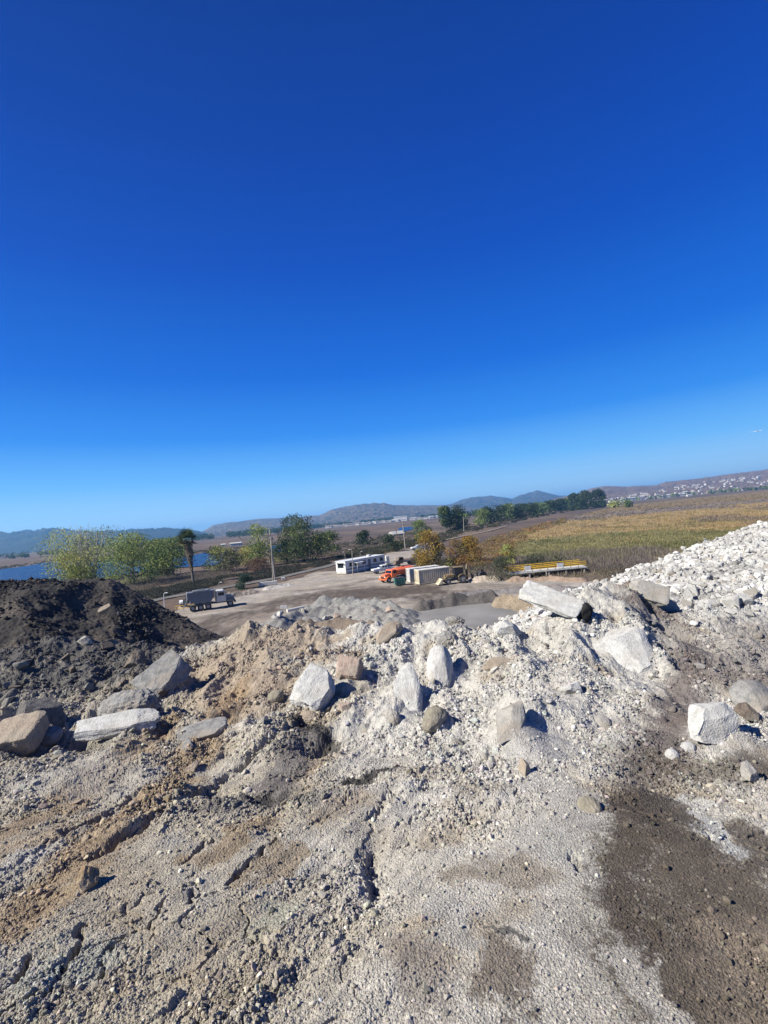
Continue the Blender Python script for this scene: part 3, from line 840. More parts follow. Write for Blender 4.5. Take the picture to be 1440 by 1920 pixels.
hero('large white half-buried boulder on right shoulder of the bank', 1200, 1208, 132, 104, 14, 52, .35, 'rock', 'white', 18, 'boulder', 'boulder', .5)
hero('white wedge-shaped boulder beside the dark brown soil on the right', 1348, 1352, 112, 92, -18, 45, .45, 'rock', 'white', 19, 'boulder', 'boulder', .3)
hero('broad flat pinkish slab with deep shadow along its right edge', 962, 1338, 62, 96, -22, 28, .18, 'rock', 'pale', 24, 'slab', 'stone_slab', .6)
hero('small bright white rock on smooth pale slope under the shoulder', 1082, 1288, 46, 32, -25, 50, .6, 'rock', 'white', 21)
hero('upright tan stone throwing a dark shadow on pale ground', 985, 1438, 27, 42, 12, 62, .8, 'rock', 'tan', 22)
hero('flat cream stone jutting from the bank below the white crest rock', 935, 1242, 62, 22, -4, 45, .5, 'rock', 'tan', 23)
hero('big dull grey rounded boulder cut by right frame edge', 1432, 1300, 82, 74, 10, 50, .5, 'round', 'grey', 24, 'boulder', 'boulder', .5)
hero('brown angular stone wedged under the dull grey rounded boulder', 1416, 1338, 50, 36, -20, 50, .6, 'rock', 'brown', 25)
hero('ochre cobble resting in the orange soil at lower left', 152, 1652, 46, 46, 20, 45, .8, 'rock', 'ochre', 26, 'cobble', 'cobble', .3)
hero('flat brown cobble embedded at top of the dark brown stain', 1112, 1508, 44, 38, 10, 30, .5, 'round', 'olive', 27, 'cobble', 'cobble', .6)
hero('round pale cobble sunk in the gravel below small white rock', 1134, 1352, 34, 30, 0, 40, .6, 'round', 'pale', 28, 'cobble', 'cobble', .5)
hero('white flat-topped stone beside dark holes under pointed slab', 680, 1366, 36, 22, 10, 45, .6, 'rock', 'pale', 29)
hero('olive green rounded stone left of the square white slab', 516, 1303, 32, 22, 12, 50, .7, 'round', 'olive', 30)
hero('pale knobbly stone at the foot of the tall pointed slab', 738, 1342, 28, 36, 12, 55, .6, 'lumpy', 'pale', 31)
hero('pinkish wedge stone below the cube-like pinkish block', 648, 1322, 36, 28, -18, 50, .6, 'rock', 'pink', 32)
hero('flat tan crust of soil overhanging the black hollow', 578, 1344, 46, 24, -18, 45, .6, 'lumpy', 'tan', 33)
hero('white flat rock where the bank meets the chalk-white pile', 1256, 1128, 44, 40, 12, 55, .5, 'rock', 'pale', 34, emb=.35)
hero('small dark clump poking above the crest at centre', 854, 1162, 38, 18, -10, 50, .7, 'lumpy', 'grey', 35)
hero('smooth pale stone lying in a line of cobbles above brown soil', 1264, 1412, 26, 20, 0, 40, .7, 'round', 'white', 36)
hero('pale oval cobble left of the wedge-shaped white boulder, at its foot', 1296, 1402, 30, 22, 10, 40, .7, 'round', 'white', 37, 'cobble', 'cobble')
hero('tan rock at right frame edge under the white wedge boulder', 1422, 1452, 40, 46, -30, 45, .6, 'rock', 'pale', 38)
hero('flat pale grey slab face half sunk in grey gravel at left', 372, 1372, 100, 34, 20, 30, .3, 'block', 'grey', 39, 'slab', 'stone_slab', .65)
hero('brown stone beside the track grooves left of centre', 345, 1396, 30, 26, 20, 45, .8, 'rock', 'grey', 40)
hero('small yellowish rock on tan soil beneath sunken slab face', 358, 1440, 34, 18, 35, 40, .7, 'rock', 'tan', 41)
hero('dark stone at the left edge between boulder and rubble', 8, 1300, 34, 44, 0, 60, .8, 'rock', 'dark', 42)
hero('small pale plank-like stone stuck upright in the asphalt grit pile', 194, 1144, 24, 9, 42, 60, .5, 'block', 'tan', 43, 'stone', 'stone', .2, Ysurf=19.4)
# big beam on the crest; a black lump paints the shade on its end
root = empty('concrete_beam', at(1032, 1127, 6.95) + Vector((0, 0, 0)), 0, 'thick pockmarked white concrete slab with its shaded end painted black, tilted on the crest', 'slab')
rr = np.random.default_rng(17)
V, Fc = solid('slab', rr)
V = V * np.array([.46, .20, .085])
Mx = Matrix.Rotation(math.radians(-38), 4, 'Z') @ Matrix.Rotation(math.radians(20), 4, 'Y') @ Matrix.Rotation(math.radians(30), 4, 'X')
R3 = np.array(Mx.to_3x3())
b1 = mesh_np('slab_body', V @ R3.T, Fc, RM['white'], parent=root, smooth=True)
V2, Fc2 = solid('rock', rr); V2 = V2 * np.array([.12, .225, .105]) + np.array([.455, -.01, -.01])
mesh_np('painted_shade_end', V2 @ R3.T, Fc2, RM['black'], parent=root, smooth=True)
hero('grey slab leaning out of the dark gully beside the chalk-white pile', 1226, 1118, 70, 40, -32, 55, .4, 'block', 'pale', 51, 'slab', 'stone_slab', .2)

# countable middling stones: individual objects sharing a few shapes
RL = []
for k in range(14):
    r_ = np.random.default_rng(300 + k)
    V, Fc = solid('small', r_)
    V = V * np.array([1, r_.uniform(.7, .95), r_.uniform(.5, .8)])
    RL.append((V, Fc))


def mesh_of(name, V, Fc, mat):
    o = mesh_np(name, V, Fc, mat, smooth=False); me = o.data; bpy.data.objects.remove(o); return me


ML = {}
for key in ('white', 'grey', 'tan', 'pale', 'dark', 'brown', 'pink'):
    ML[key] = [mesh_of('stone_' + key, *RL[k], RM[key]) for k in range(14)]


def place_rock(me, p, s, name, label, cat, group, sink=.2, tilt=.5):
    o = bpy.data.objects.new(name, me); COL.objects.link(o)
    o.location = (p[0], p[1], p[2] + s * sink); o.scale = (s * random.uniform(.85, 1.25), s * random.uniform(.8, 1.1), s * random.uniform(.6, 1.0))
    o.rotation_euler = (random.gauss(0, tilt), random.gauss(0, tilt), random.uniform(0, 6.28))
    return tag(o, label, cat, group)


n = 120
X, Y = sample_fore(n, lambda x, y: np.clip(rough_mask(x, y) * (.3 + .7 * ss(2.2, 4.5, y)), 0, 1))
Z = fore_h(X, Y); Cb = fore_col(X, Y)
for i in range(n):
    lum = Cb[i].mean(); warm = Cb[i][0] / Cb[i][2]
    key = 'dark' if lum < .14 else ('brown' if lum < .2 else ('pink' if warm > 1.7 else ('tan' if warm > 1.4 else ('pale' if lum > .34 else 'grey'))))
    if random.random() < .15 and lum > .25: key = 'white'
    s = min(4.0 * (rng.pareto(2.4) + 1), 11) * Y[i] / F
    lab = {'dark': ('dark grey cobble loose on the bank of rubble', 'dark cobbles on the bank'), 'brown': ('brown cobble loose on dark soil of the bank', 'brown cobbles on the bank'),
           'pink': ('pinkish brown cobble loose on warm-coloured soil', 'pinkish cobbles on the bank'), 'tan': ('tan cobble loose on the trodden bank', 'tan cobbles on the bank'),
           'pale': ('pale grey cobble loose on the crushed bank', 'pale cobbles on the bank'), 'grey': ('mid-grey cobble loose on the grey bank', 'grey cobbles on the bank'),
           'white': ('bright white cobble loose on the bank', 'white cobbles on the bank')}[key]
    place_rock(random.choice(ML[key]), (X[i], Y[i], Z[i]), s, 'cobble', lab[0], 'cobble', lab[1])
# dark rubble at the left
for i in range(45):
    px = random.uniform(-30, 330); py = random.uniform(1222, 1330)
    c = hit(px, py); z = float(fore_h(c[:1], c[1:])[0])
    s = random.choice([5, 6, 8, 11, 14]) * c[1] / F
    key = random.choice(['dark', 'dark', 'grey', 'brown'])
    place_rock(random.choice(ML[key]), (c[0], c[1], z), s, 'rubble_chunk', 'dark angular chunk among the shaded rubble under the grit pile', 'rubble chunk', 'dark rubble below the grit pile', .3)
# broken concrete on the white pile: large ones at its lower face
k = 0
while k < 200:
    u = random.uniform(.30, 1.02); yc = float(np.interp(u, WHT[0], WHT[2])); t = random.random() ** 1.0
    yv = 9.0 + (yc - 9.0) * t; X_ = u * yv
    low = t < .35 and u > .55
    s = random.uniform(8, 21) * yv / F if low and random.random() < .8 else random.uniform(2.6, 7.5) * yv / F
    z = float(white_h(np.array([X_]), np.array([yv]))[0])
    place_rock(random.choice(ML[random.choice(['white', 'white', 'white', 'white', 'pale'])]), (X_, yv, z), s, 'concrete_chunk',
               'chalky white chunk of broken concrete bedded in the pale right-hand pile', 'concrete chunk', 'broken concrete on the pale pile', .25, .6)
    k += 1
# ------------------------------------------------------------------ the plain, lakes, hills
def pip(X, Y, P):
    P = [(p[0], p[1]) for p in P]; ins = np.zeros(X.shape, bool)
    for (x0, y0), (x1, y1) in zip(P, P[1:] + P[:1]):
        if y0 == y1: continue
        c = ((y0 > Y) != (y1 > Y)) & (X < (x1 - x0) * (Y - y0) / (y1 - y0) + x0); ins ^= c
    return ins


def G(L): return [gp(*p) for p in L]


YARD = G([(150, 1330), (300, 1165), (335, 1137), (440, 1112), (500, 1100), (545, 1085), (600, 1070), (628, 1072), (690, 1062), (705, 1044), (740, 1036), (790, 1024), (800, 1032), (760, 1050), (790, 1068), (850, 1080), (930, 1084), (1000, 1086), (1110, 1090), (1300, 1100), (1500, 1300), (900, 1500), (300, 1500)])
FIELD = G([(800, 1075), (900, 1040), (960, 1010), (1040, 980), (1100, 962), (1160, 948), (1300, 934), (1500, 914), (2200, 855), (2200, 1200), (1500, 1110), (1100, 1088), (960, 1080)])
LAKE1 = G([(-600, 1190), (-300, 1135), (0, 1100), (130, 1092), (240, 1077), (330, 1066), (372, 1063), (408, 1060), (415, 1048), (420, 1036), (390, 1036), (330, 1046), (200, 1052), (110, 1052), (60, 1060), (0, 1068), (-300, 1100), (-600, 1135)])
LAKE2 = G([(505, 1035), (535, 1033), (540, 1023), (512, 1024)])
LAKE3 = G([(750, 997), (772, 993), (774, 988), (750, 990)])

ug = np.concatenate([np.linspace(-4, -1.05, 60)[:-1], np.linspace(-1.05, 1.05, 900), np.linspace(1.05, 4, 60)[1:]])
wg = np.concatenate([np.linspace(.9, .26, 30)[:-1], np.linspace(.26, .004, 560), [.003, .002, .001, .0006]])
Yq = H / wg
Xq = ug[None] * Yq[:, None]; Yq = np.repeat(Yq[:, None], len(ug), 1); X = Xq.ravel(); Y = Yq.ravel()
sc_px = Y / 80.0
nx = X / (1 + Y / 400); wxx = X + (1 + Y * .01) * fbm(X / 9, Y / 14, 3, 301); wyy = Y + (1 + Y * .02) * fbm(X / 9, Y / 14, 3, 311)
yard = pip(wxx, wyy, YARD); field = pip(wxx, wyy, FIELD)
BR = np.array([.115, .08, .058]); C = np.tile(BR, (len(X), 1))
nb = fbm(X / 60, Y / 160, 4, 321)[:, None]; nb2 = fbm(X / 14, Y / 30, 4, 322)[:, None]
C = C + (np.array([.16, .118, .082]) - C) * ss(-.1, .6, nb) * .8
C = C + (np.array([.075, .06, .05]) - C) * ss(.0, .6, -nb) * .7
C = C + (np.array([.055, .055, .035]) - C) * ss(.25, .6, nb2) * .5 * (Y[:, None] < 500)
# marsh field bands
d_y = Y + 45 * fbm(X / 40, Y / 60, 4, 331)
GR = np.array([.16, .145, .06]); GO = np.array([.27, .19, .09]); PU = np.array([.19, .15, .12]); DK = np.array([.10, .085, .055])
cf = np.where((d_y < 108)[:, None], PU, np.where((d_y < 160)[:, None], GR, np.where((d_y < 330)[:, None], GO, np.where((d_y < 420)[:, None], PU, np.array([.19, .135, .07])))))
cf = cf + (GR - cf) * (ss(.1, .5, fbm(X / 18, Y / 40, 3, 341)) * .45)[:, None]
cf = cf * (1 + .25 * fbm(X / 5, Y / 12, 3, 351))[:, None]
C = np.where(field[:, None], cf, C)
YD = np.array([.29, .25, .205])
cy = YD[None] * (1 + .16 * fbm(X / 7, Y / 4, 4, 361))[:, None]
cy = cy + (np.array([.31, .285, .255]) - cy) * ss(0, .6, fbm(X / 11, Y / 5, 3, 371))[:, None] * .6
WET = np.array([.085, .066, .052])
cy = cy * (1 + .13 * fbm(X / 22 + .1 * Y / 3, Y / 1.6, 4, 366))[:, None]


def band(P, r, s, k=.85, col=WET):
    global cy
    P = np.array([(p[0], p[1]) for p in G(P)])
    d = seg_dist(X, Y + 1.2 * fbm(X / 5, Y / 3, 3, s), P) / (2.5 * r * (1 + .5 * fbm(X / 9, Y / 5, 3, s + 5)))
    a = (1 - ss(.45, 1.15, d)) * k * (.85 + .45 * fbm(X / 1.2, Y / 3, 3, s + 9))
    cy = cy + (col - cy) * np.clip(a, 0, 1)[:, None]


band([(380, 1185), (470, 1150), (560, 1128), (650, 1112), (760, 1108)], 2.6, 401, .95)
band([(480, 1135), (560, 1118), (650, 1107), (720, 1103), (780, 1102)], 1.6, 411, .7)
band([(690, 1118), (760, 1112), (800, 1113), (850, 1124)], 2.6, 421, .95)
band([(620, 1122), (700, 1108)], 2.0, 431, .8)
band([(700, 1085), (640, 1100), (560, 1108)], .7, 441, .5)
band([(800, 1100), (900, 1098), (1000, 1100)], 1.2, 451, .4)
band([(380, 1165), (440, 1150)], 1.5, 461, .5)
band([(480, 1160), (600, 1135)], 2.0, 462, .5, np.array([.26, .21, .17]))
C = np.where(yard[:, None], cy, C)
Zq = .10 * fbm(X / 3, Y / 3, 3, 471) * ss(200, 60, Y) * 1.0 + np.where(field, .2, 0) * fbm(X / 8, Y / 8, 2, 473)
M_PLAIN = mat_vcol('plain_soil', n_scale=2.2, n_amt=.22, bump=.05, bscale=4, n2=.3, n2amt=.15)
pl = mesh_np('ground', np.stack([X, Y, Zq], 1), gridfaces(*Xq.shape), M_PLAIN, col=np.clip(C, .01, .7), smooth=True)
tag(pl, 'flat plain with a bare dirt yard, dry marsh and golden field', kind='structure')


def sheet(name, P, z, mat, kind='structure', label=None):
    me = bpy.data.meshes.new(name); me.from_pydata([(p[0], p[1], z) for p in P], [], [tuple(range(len(P)))]); me.materials.append(mat)
    o = bpy.data.objects.new(name, me); COL.objects.link(o); return tag(o, label, kind=kind)


m, nt, b = nt_new('lake_water')
b.inputs['Base Color'].default_value = (.003, .022, .09, 1); b.inputs['Roughness'].default_value = .25; b.inputs['Specular IOR Level'].default_value = .25; b.inputs['IOR'].default_value = 1.33
geo = nt.nodes.new('ShaderNodeNewGeometry'); mp = nt.nodes.new('ShaderNodeMapping'); mp.inputs['Scale'].default_value = (.5, 1.6, 1)
nt.links.new(geo.outputs['Position'], mp.inputs[0]); n_ = nt.nodes.new('ShaderNodeTexNoise'); n_.inputs['Scale'].default_value = .9; n_.inputs['Detail'].default_value = 5
nt.links.new(mp.outputs[0], n_.inputs['Vector']); bp = nt.nodes.new('ShaderNodeBump'); bp.inputs['Distance'].default_value = 1.6; bp.inputs['Strength'].default_value = .9
nt.links.new(n_.outputs[0], bp.inputs['Height']); nt.links.new(bp.outputs[0], b.inputs['Normal'])
M_WATER = m


def smooth_poly(P, n=8):
    out = []; N = len(P)
    for i in range(N):
        p0, p1, p2, p3 = P[i - 1], P[i], P[(i + 1) % N], P[(i + 2) % N]
        for k in range(n):
            t = k / n
            q = 0.5 * ((2 * p1) + (p2 - p0) * t + (2 * p0 - 5 * p1 + 4 * p2 - p3) * t * t + (3 * p1 - p0 - 3 * p2 + p3) * t ** 3)
            out.append(q)
    return out


for L in (LAKE1, LAKE2, LAKE3): sheet('lake', smooth_poly(L), .30, M_WATER, label='blue open water beyond the trees')

M_ROAD = mat_plain('worn_asphalt', (.15, .14, .125), .9, .2, .4, c2=(.10, .092, .08))
M_PATH = mat_plain('pale_levee_track', (.24, .205, .165), .95, .15, .3)


def ribbon(name, L, wid, z, mat, label):
    P = [gp(*p) for p in L]; Q = []
    for i in range(len(P) - 1):
        for k in range(6): Q.append(P[i].lerp(P[i + 1], k / 6))
    Q.append(P[-1]); l, r = [], []
    for i, p in enumerate(Q):
        t = (Q[min(i + 1, len(Q) - 1)] - Q[max(i - 1, 0)]); t.z = 0; t.normalize(); n = Vector((-t.y, t.x, 0)); w2 = wid * (.5 + .06 * math.sin(i * 1.7))
        l.append(p + n * w2); r.append(p - n * w2)
    return sheet(name, l + r[::-1], z, mat, label=label)


ribbon('road', [(230, 1140), (300, 1124), (400, 1106), (480, 1092), (540, 1080), (600, 1066), (640, 1055), (690, 1040), (730, 1030)], 3.6, .17, M_ROAD, 'worn grey access road curving past the scrub')
ribbon('path', [(800, 1022), (830, 1015), (870, 1006), (915, 997), (950, 987)], 1.7, .42, M_PATH, 'pale track along the levee')

# ---- low heaps and floors in the yard
M_SILT = mat_plain('silt', (.23, .22, .205), .9, .1, .25, c2=(.15, .142, .13), bump=.03, bscale=1.5)
SILT = G([(760, 1150), (800, 1141), (860, 1136), (930, 1134), (990, 1140), (1040, 1158), (1080, 1190), (1080, 1260), (800, 1260), (720, 1200)])
sheet('silt_floor', smooth_poly(SILT), .26, M_SILT, label='smooth grey silt floor of the settling pit')


def berm(name, L, wid, h, col, seed, mat, label, cat='berm', res=.17, rough=.10):
    """a long low heap following a line on the ground"""
    P = np.array([(p[0], p[1]) for p in G(L)]); x0, y0 = P.min(0) - wid * 1.3; x1, y1 = P.max(0) + wid * 1.3
    xs = np.arange(x0, x1, res); ys = np.arange(y0, y1, res); XX, YY = np.meshgrid(xs, ys); x = XX.ravel(); y = YY.ravel()
    d = seg_dist(x, y, P) / (wid * (1 + .25 * fbm(x / 3, y / 3, 2, seed)))
    z = h * (1 + .35 * fbm(x / 2.5, y / 2.5, 3, seed + 1)) * np.clip(1 - d, -.4, 1) ** 1.0 + rough * fbm(x * 1.2, y * 1.2, 4, seed + 2) * (d < 1.1)
    f1, f2, cid = wor(x * 1.6, y * 1.6, seed + 4); z = z + (.5 * chips(x * .9, y * .9, seed + 4, .7) + .25 * chips(x * 2.2, y * 2.2, seed + 9, .6)) * (d < 1) * (rough > .05)
    Fc = gridfaces(*XX.shape); keep = (z[Fc] > -.05).any(1); Fc = Fc[keep]
    used = np.unique(Fc); mp_ = np.full(len(x), -1); mp_[used] = np.arange(len(used))
    c = np.array(col)[None] * (1 + .22 * fbm(x / 2, y / 2, 4, seed + 3))[:, None]
    o = mesh_np(name, np.stack([x, y, z - .04], 1)[used], mp_[Fc], mat, col=np.clip(c, .01, .7)[used], smooth=True)
    return tag(o, label, cat), (x[used], y[used], z[used])


M_HEAP = mat_vcol('heap_soil', n_scale=6, n_amt=.25, bump=.06, bscale=9)
_, RH1 = berm('rubble_heap', [(510, 1190), (570, 1165), (630, 1155), (690, 1160), (740, 1172)], 3.6, 1.6, (.22, .21, .195), 501, M_HEAP, 'low pale grey heap of crushed concrete just beyond the bank', 'heap')
berm('gravel_heap', [(600, 1148), (660, 1145), (710, 1150), (745, 1160)], 3.4, 1.9, (.20, .195, .185), 505, M_HEAP, 'grey gravel heap with a dark right flank in the middle of yard', 'heap')
berm('gravel_heap', [(460, 1200), (520, 1175), (580, 1172)], 3.0, 1.0, (.25, .24, .22), 507, M_HEAP, 'pale gravel heap nearest the two white notice boards', 'heap')
berm('soil_heap', [(560, 1188), (640, 1184), (700, 1190)], 2.0, 1.6, (.16, .128, .10), 511, M_HEAP, 'brown soil heap close behind the bank', 'heap')
berm('dark_berm', [(790, 1146), (830, 1140), (880, 1134), (925, 1130)], 1.5, 1.5, (.10, .09, .082), 521, M_HEAP, 'long dark grey gravel berm beside the silt floor')
berm('grey_berm', [(850, 1120), (900, 1114), (960, 1110), (1060, 1108), (1130, 1106)], 1.3, .7, (.17, .155, .15), 531, M_HEAP, 'low smooth grey berm behind the dark gravel one')
berm('brown_berm', [(945, 1138), (985, 1142), (1030, 1160), (1070, 1185)], 2.2, 1.7, (.22, .175, .125), 541, M_HEAP, 'brown earth berm under the slab with the painted-shade end')
berm('sand_heap', [(890, 1090), (930, 1088)], 1.6, .9, (.36, .30, .24), 551, M_HEAP, 'sandy heap behind the backhoe loader', 'heap')
berm('earth_mound', [(960, 1090), (1020, 1088), (1090, 1090)], 1.3, .7, (.26, .19, .14), 561, M_HEAP, 'reddish earth bank below the yellow railings', 'mound')
berm('sand_heap', [(420, 1122), (470, 1112)], 2.0, .9, (.24, .20, .165), 571, M_HEAP, 'brown heap to the right of the hopper truck', 'heap')
berm('gravel_berm', [(500, 1105), (540, 1098)], 1.2, .5, (.42, .39, .35), 575, M_HEAP, 'little pale gravel berm by the low white wall')

ix = np.where(RH1[2] > .45)[0]
for i in range(16):
    j = int(rng.choice(ix)); place_rock(random.choice(ML[random.choice(['white', 'white', 'pink', 'pale'])]), (RH1[0][j], RH1[1][j], RH1[2][j]), random.uniform(.3, .75), 'concrete_chunk', 'flat chunk of broken concrete on the pale heap in the yard', 'concrete chunk', 'broken concrete on the yard heap', .2)

# ---- hills: height by azimuth line, real distance, real relief
def hill(name, L, D0, D1, base, cols, seed, label, relief=.10, tree=.5, tsc=1.0):
    a = np.array([uw(px, py) for px, py in L]); us = np.linspace(a[0, 0], a[-1, 0], int(900 * (a[-1, 0] - a[0, 0])) + 60)
    wv = np.interp(us, a[:, 0], a[:, 1])
    wv = wv + .0006 * fbm(us * 60, us * 0, 4, seed)
    T = np.concatenate([np.linspace(0, 1, 46), np.linspace(1.06, 1.8, 8)])
    U_, T_ = np.meshgrid(us, T); W_ = np.tile(wv, (len(T), 1))
    Yd_ = D0 + (D1 - D0) * T_; Xd_ = U_ * Yd_
    Hc = H + W_ * D1                                       # crest height
    prof = np.where(T_ <= 1, np.sin(np.clip(T_, 0, 1) * np.pi / 2) ** 1.15, 1 - (T_ - 1) ** 1.2)
    sp = (1 - np.abs(2 * np.clip(T_, 0, 1) - 1)) ** .6 * (T_ < 1)
    k = Yd_ / 1000
    rel = fbm(Xd_ / (D1 * .07), Yd_ / (D1 * .12), 4, seed + 1, .55); rid = -np.abs(vn(Xd_ / (D1 * .045) + rel, Yd_ / (D1 * .2), seed + 6))
    Z_ = Hc * prof * (1 + (relief * 3.2 * rel + relief * 3.5 * (rid + .2)) * sp) + base
    x = Xd_.ravel(); y = Yd_.ravel()
    n1 = fbm(x / (D1 * .02), y / (D1 * .04), 4, seed + 2); n2 = fbm(x / (D1 * .005), y / (D1 * .012), 3, seed + 3)
    c0, c1, c2 = [np.array(c)[None] for c in cols]
    c = c0 + (c1 - c0) * ss(-.3, .6, n1)[:, None]
    tm = ss(.15, .35, n2 * tsc + .5 * n1 + .9 * (tree - .5) + .45 * (.6 - T_.ravel()) - .8 * (rid.ravel() + .25))[:, None]
    c = c + (c2 - c) * tm * .9
    o = mesh_np(name, np.stack([x, y, Z_.ravel()], 1), gridfaces(*Xd_.shape), M_HILL, col=np.clip(c, .01, .6), smooth=True)
    tag(o, label, kind='structure')
    return us, wv


M_HILL = mat_vcol('hill_cover', n_scale=.02, n_amt=.25, bump=0, n2=.004, n2amt=.15)
GRASS = ((.11, .085, .06), (.17, .13, .085), (.018, .024, .018))
hill('hills', [(-900, 1030), (-300, 1012), (-60, 1008), (0, 1003), (50, 996), (90, 993), (130, 995), (170, 997), (235, 995), (260, 992), (290, 993), (320, 991), (345, 992), (375, 996), (420, 1000), (480, 1003)], 2200, 3800, -2,
     ((.022, .030, .022), (.05, .05, .035), (.012, .018, .013)), 601, 'wooded blue-green ridge across the lake', tree=.62)
hill('hills', [(330, 1004), (380, 996), (400, 985), (420, 981), (465, 977), (490, 974), (520, 972), (560, 970), (600, 966), (622, 956), (650, 950), (680, 945), (700, 943), (725, 945), (740, 948), (790, 948), (830, 947), (860, 950), (900, 953), (960, 952)], 2400, 4200, -2,
     GRASS, 611, 'bare tan hills with dark wooded folds behind the yard', tree=.42, relief=.045)
hill('hills', [(760, 960), (800, 952), (850, 944), (880, 935), (920, 930), (945, 932), (960, 935), (975, 928), (1005, 922), (1030, 926), (1045, 929), (1080, 929), (1140, 926), (1200, 925)], 3900, 5600, -2,
     ((.06, .055, .045), (.10, .085, .065), (.02, .028, .02)), 621, 'hazy twin peaks in the distance', tree=.5, relief=.07)
RH = hill('hills', [(1000, 948), (1045, 934), (1080, 926), (1100, 920), (1130, 914), (1180, 912), (1230, 910), (1250, 905), (1300, 899), (1340, 895), (1400, 887), (1440, 881), (1700, 860), (2300, 820)], 1500, 3200, -2,
          ((.15, .105, .085), (.19, .135, .105), (.05, .045, .035)), 631, 'low mauve-brown hills above the town on the right', tree=.25, relief=.04)


def right_hill_pt(px, t):
    u, _ = uw(px, 930); wv = float(np.interp(u, RH[0], RH[1])); D = 1500 + 1700 * t
    hc = H + wv * 3200
    return Vector((u * D, D, hc * math.sin(t * math.pi / 2) ** 1.15 - 2))


# the air itself
hz = MB().box((0, 4500, 109), (17000, 13000, 222)).build('haze', bpy.data.materials.new('air'))
mh = hz.data.materials[0]; mh.use_nodes = True; nt = mh.node_tree; nt.nodes.clear()
out = nt.nodes.new('ShaderNodeOutputMaterial'); pv = nt.nodes.new('ShaderNodeVolumePrincipled')
pv.inputs['Color'].default_value = (.22, .56, 1.0, 1); pv.inputs['Density'].default_value = 1.5e-4; pv.inputs['Anisotropy'].default_value = 0.2
nt.links.new(pv.outputs[0], out.inputs['Volume'])
tag(hz, 'thin blue haze over the plain and hills', kind='stuff')
# ------------------------------------------------------------------ vehicles and yard things
P = {}
P['white'] = mat_plain('white_paint', (.72, .72, .70), .45, .05, 2, grime=.35)
P['offwhite'] = mat_plain('aged_white_paint', (.60, .58, .52), .55, .08, 2, grime=.4)
P['grey'] = mat_plain('grey_steel', (.19, .195, .20), .5, .12, 3, grime=.4, metal=.2)
P['blue_grey'] = mat_plain('blue_grey_steel', (.13, .15, .18), .5, .12, 3, grime=.4)
P['dark'] = mat_plain('dark_steel', (.03, .03, .032), .6, .2, 4, grime=.25)
P['rubber'] = mat_plain('tyre_rubber', (.022, .021, .02), .85, .2, 4, grime=.5)
P['orange'] = mat_plain('orange_paint', (.78, .16, .05), .4, .1, 2, grime=.22)
P['green'] = mat_plain('green_paint', (.03, .13, .10), .5, .15, 2, grime=.3)
P['yellow'] = mat_plain('yellow_paint', (.78, .46, .03), .5, .1, 2, grime=.2)
P['dullyellow'] = mat_plain('faded_yellow_paint', (.20, .14, .06), .6, .15, 2, grime=.45)
P['cream'] = mat_plain('cream_paint', (.72, .62, .44), .6, .1, 1, grime=.4)
P['wood'] = mat_plain('weathered_wood', (.16, .125, .095), .9, .25, 5, bump=.01)
P['palewood'] = mat_plain('pale_weathered_wood', (.36, .32, .27), .9, .2, 5, bump=.01)
P['conc'] = mat_plain('concrete', (.56, .54, .50), .9, .1, 2, grime=.3)
P['rim'] = mat_plain('wheel_rim', (.35, .34, .33), .5, .15, 5, grime=.5)
m, nt, b = nt_new('window_glass'); b.inputs['Base Color'].default_value = (.012, .016, .022, 1); b.inputs['Roughness'].default_value = .08
P['glass'] = m
m, nt, b = nt_new('lamp_lens'); b.inputs['Base Color'].default_value = (.75, .72, .62, 1); b.inputs['Roughness'].default_value = .15
P['lens'] = m
Z0 = .08


def wheel(par, x, y, r, wd):
    t = MB(); n = 20
    pr = [(r * .55, -wd / 2), (r * .93, -wd / 2), (r, -wd * .36), (r, wd * .36), (r * .93, wd / 2), (r * .55, wd / 2)]
    vs = []; fs = []
    for k in range(n):
        a = 2 * math.pi * k / n
        for q, yy in pr: vs.append((x + q * math.cos(a), y + yy, r + q * math.sin(a)))
    m_ = len(pr)
    for k in range(n):
        for j in range(m_): fs.append((k * m_ + j, k * m_ + (j + 1) % m_, ((k + 1) % n) * m_ + (j + 1) % m_, ((k + 1) % n) * m_ + j))
    t.add(vs, fs); o = t.build('wheel', P['rubber'], par)
    h = MB(); h.tube([(x, y - wd * .38, r), (x, y + wd * .38, r)], r * .56, 16); h.tube([(x, y - wd * .52, r), (x, y + wd * .52, r)], r * .2, 10)
    h.build('rim', P['rim'], o)


def part(name, mat, par, *boxes, bev=.03):
    mb = MB()
    for b_ in boxes: mb.box(*b_[:2], **(dict(bev=bev) | (b_[2] if len(b_) > 2 else {})))
    return mb.build(name, P[mat], par)


def spot(px, py): p = gp(px, py); p.z = Z0; return p


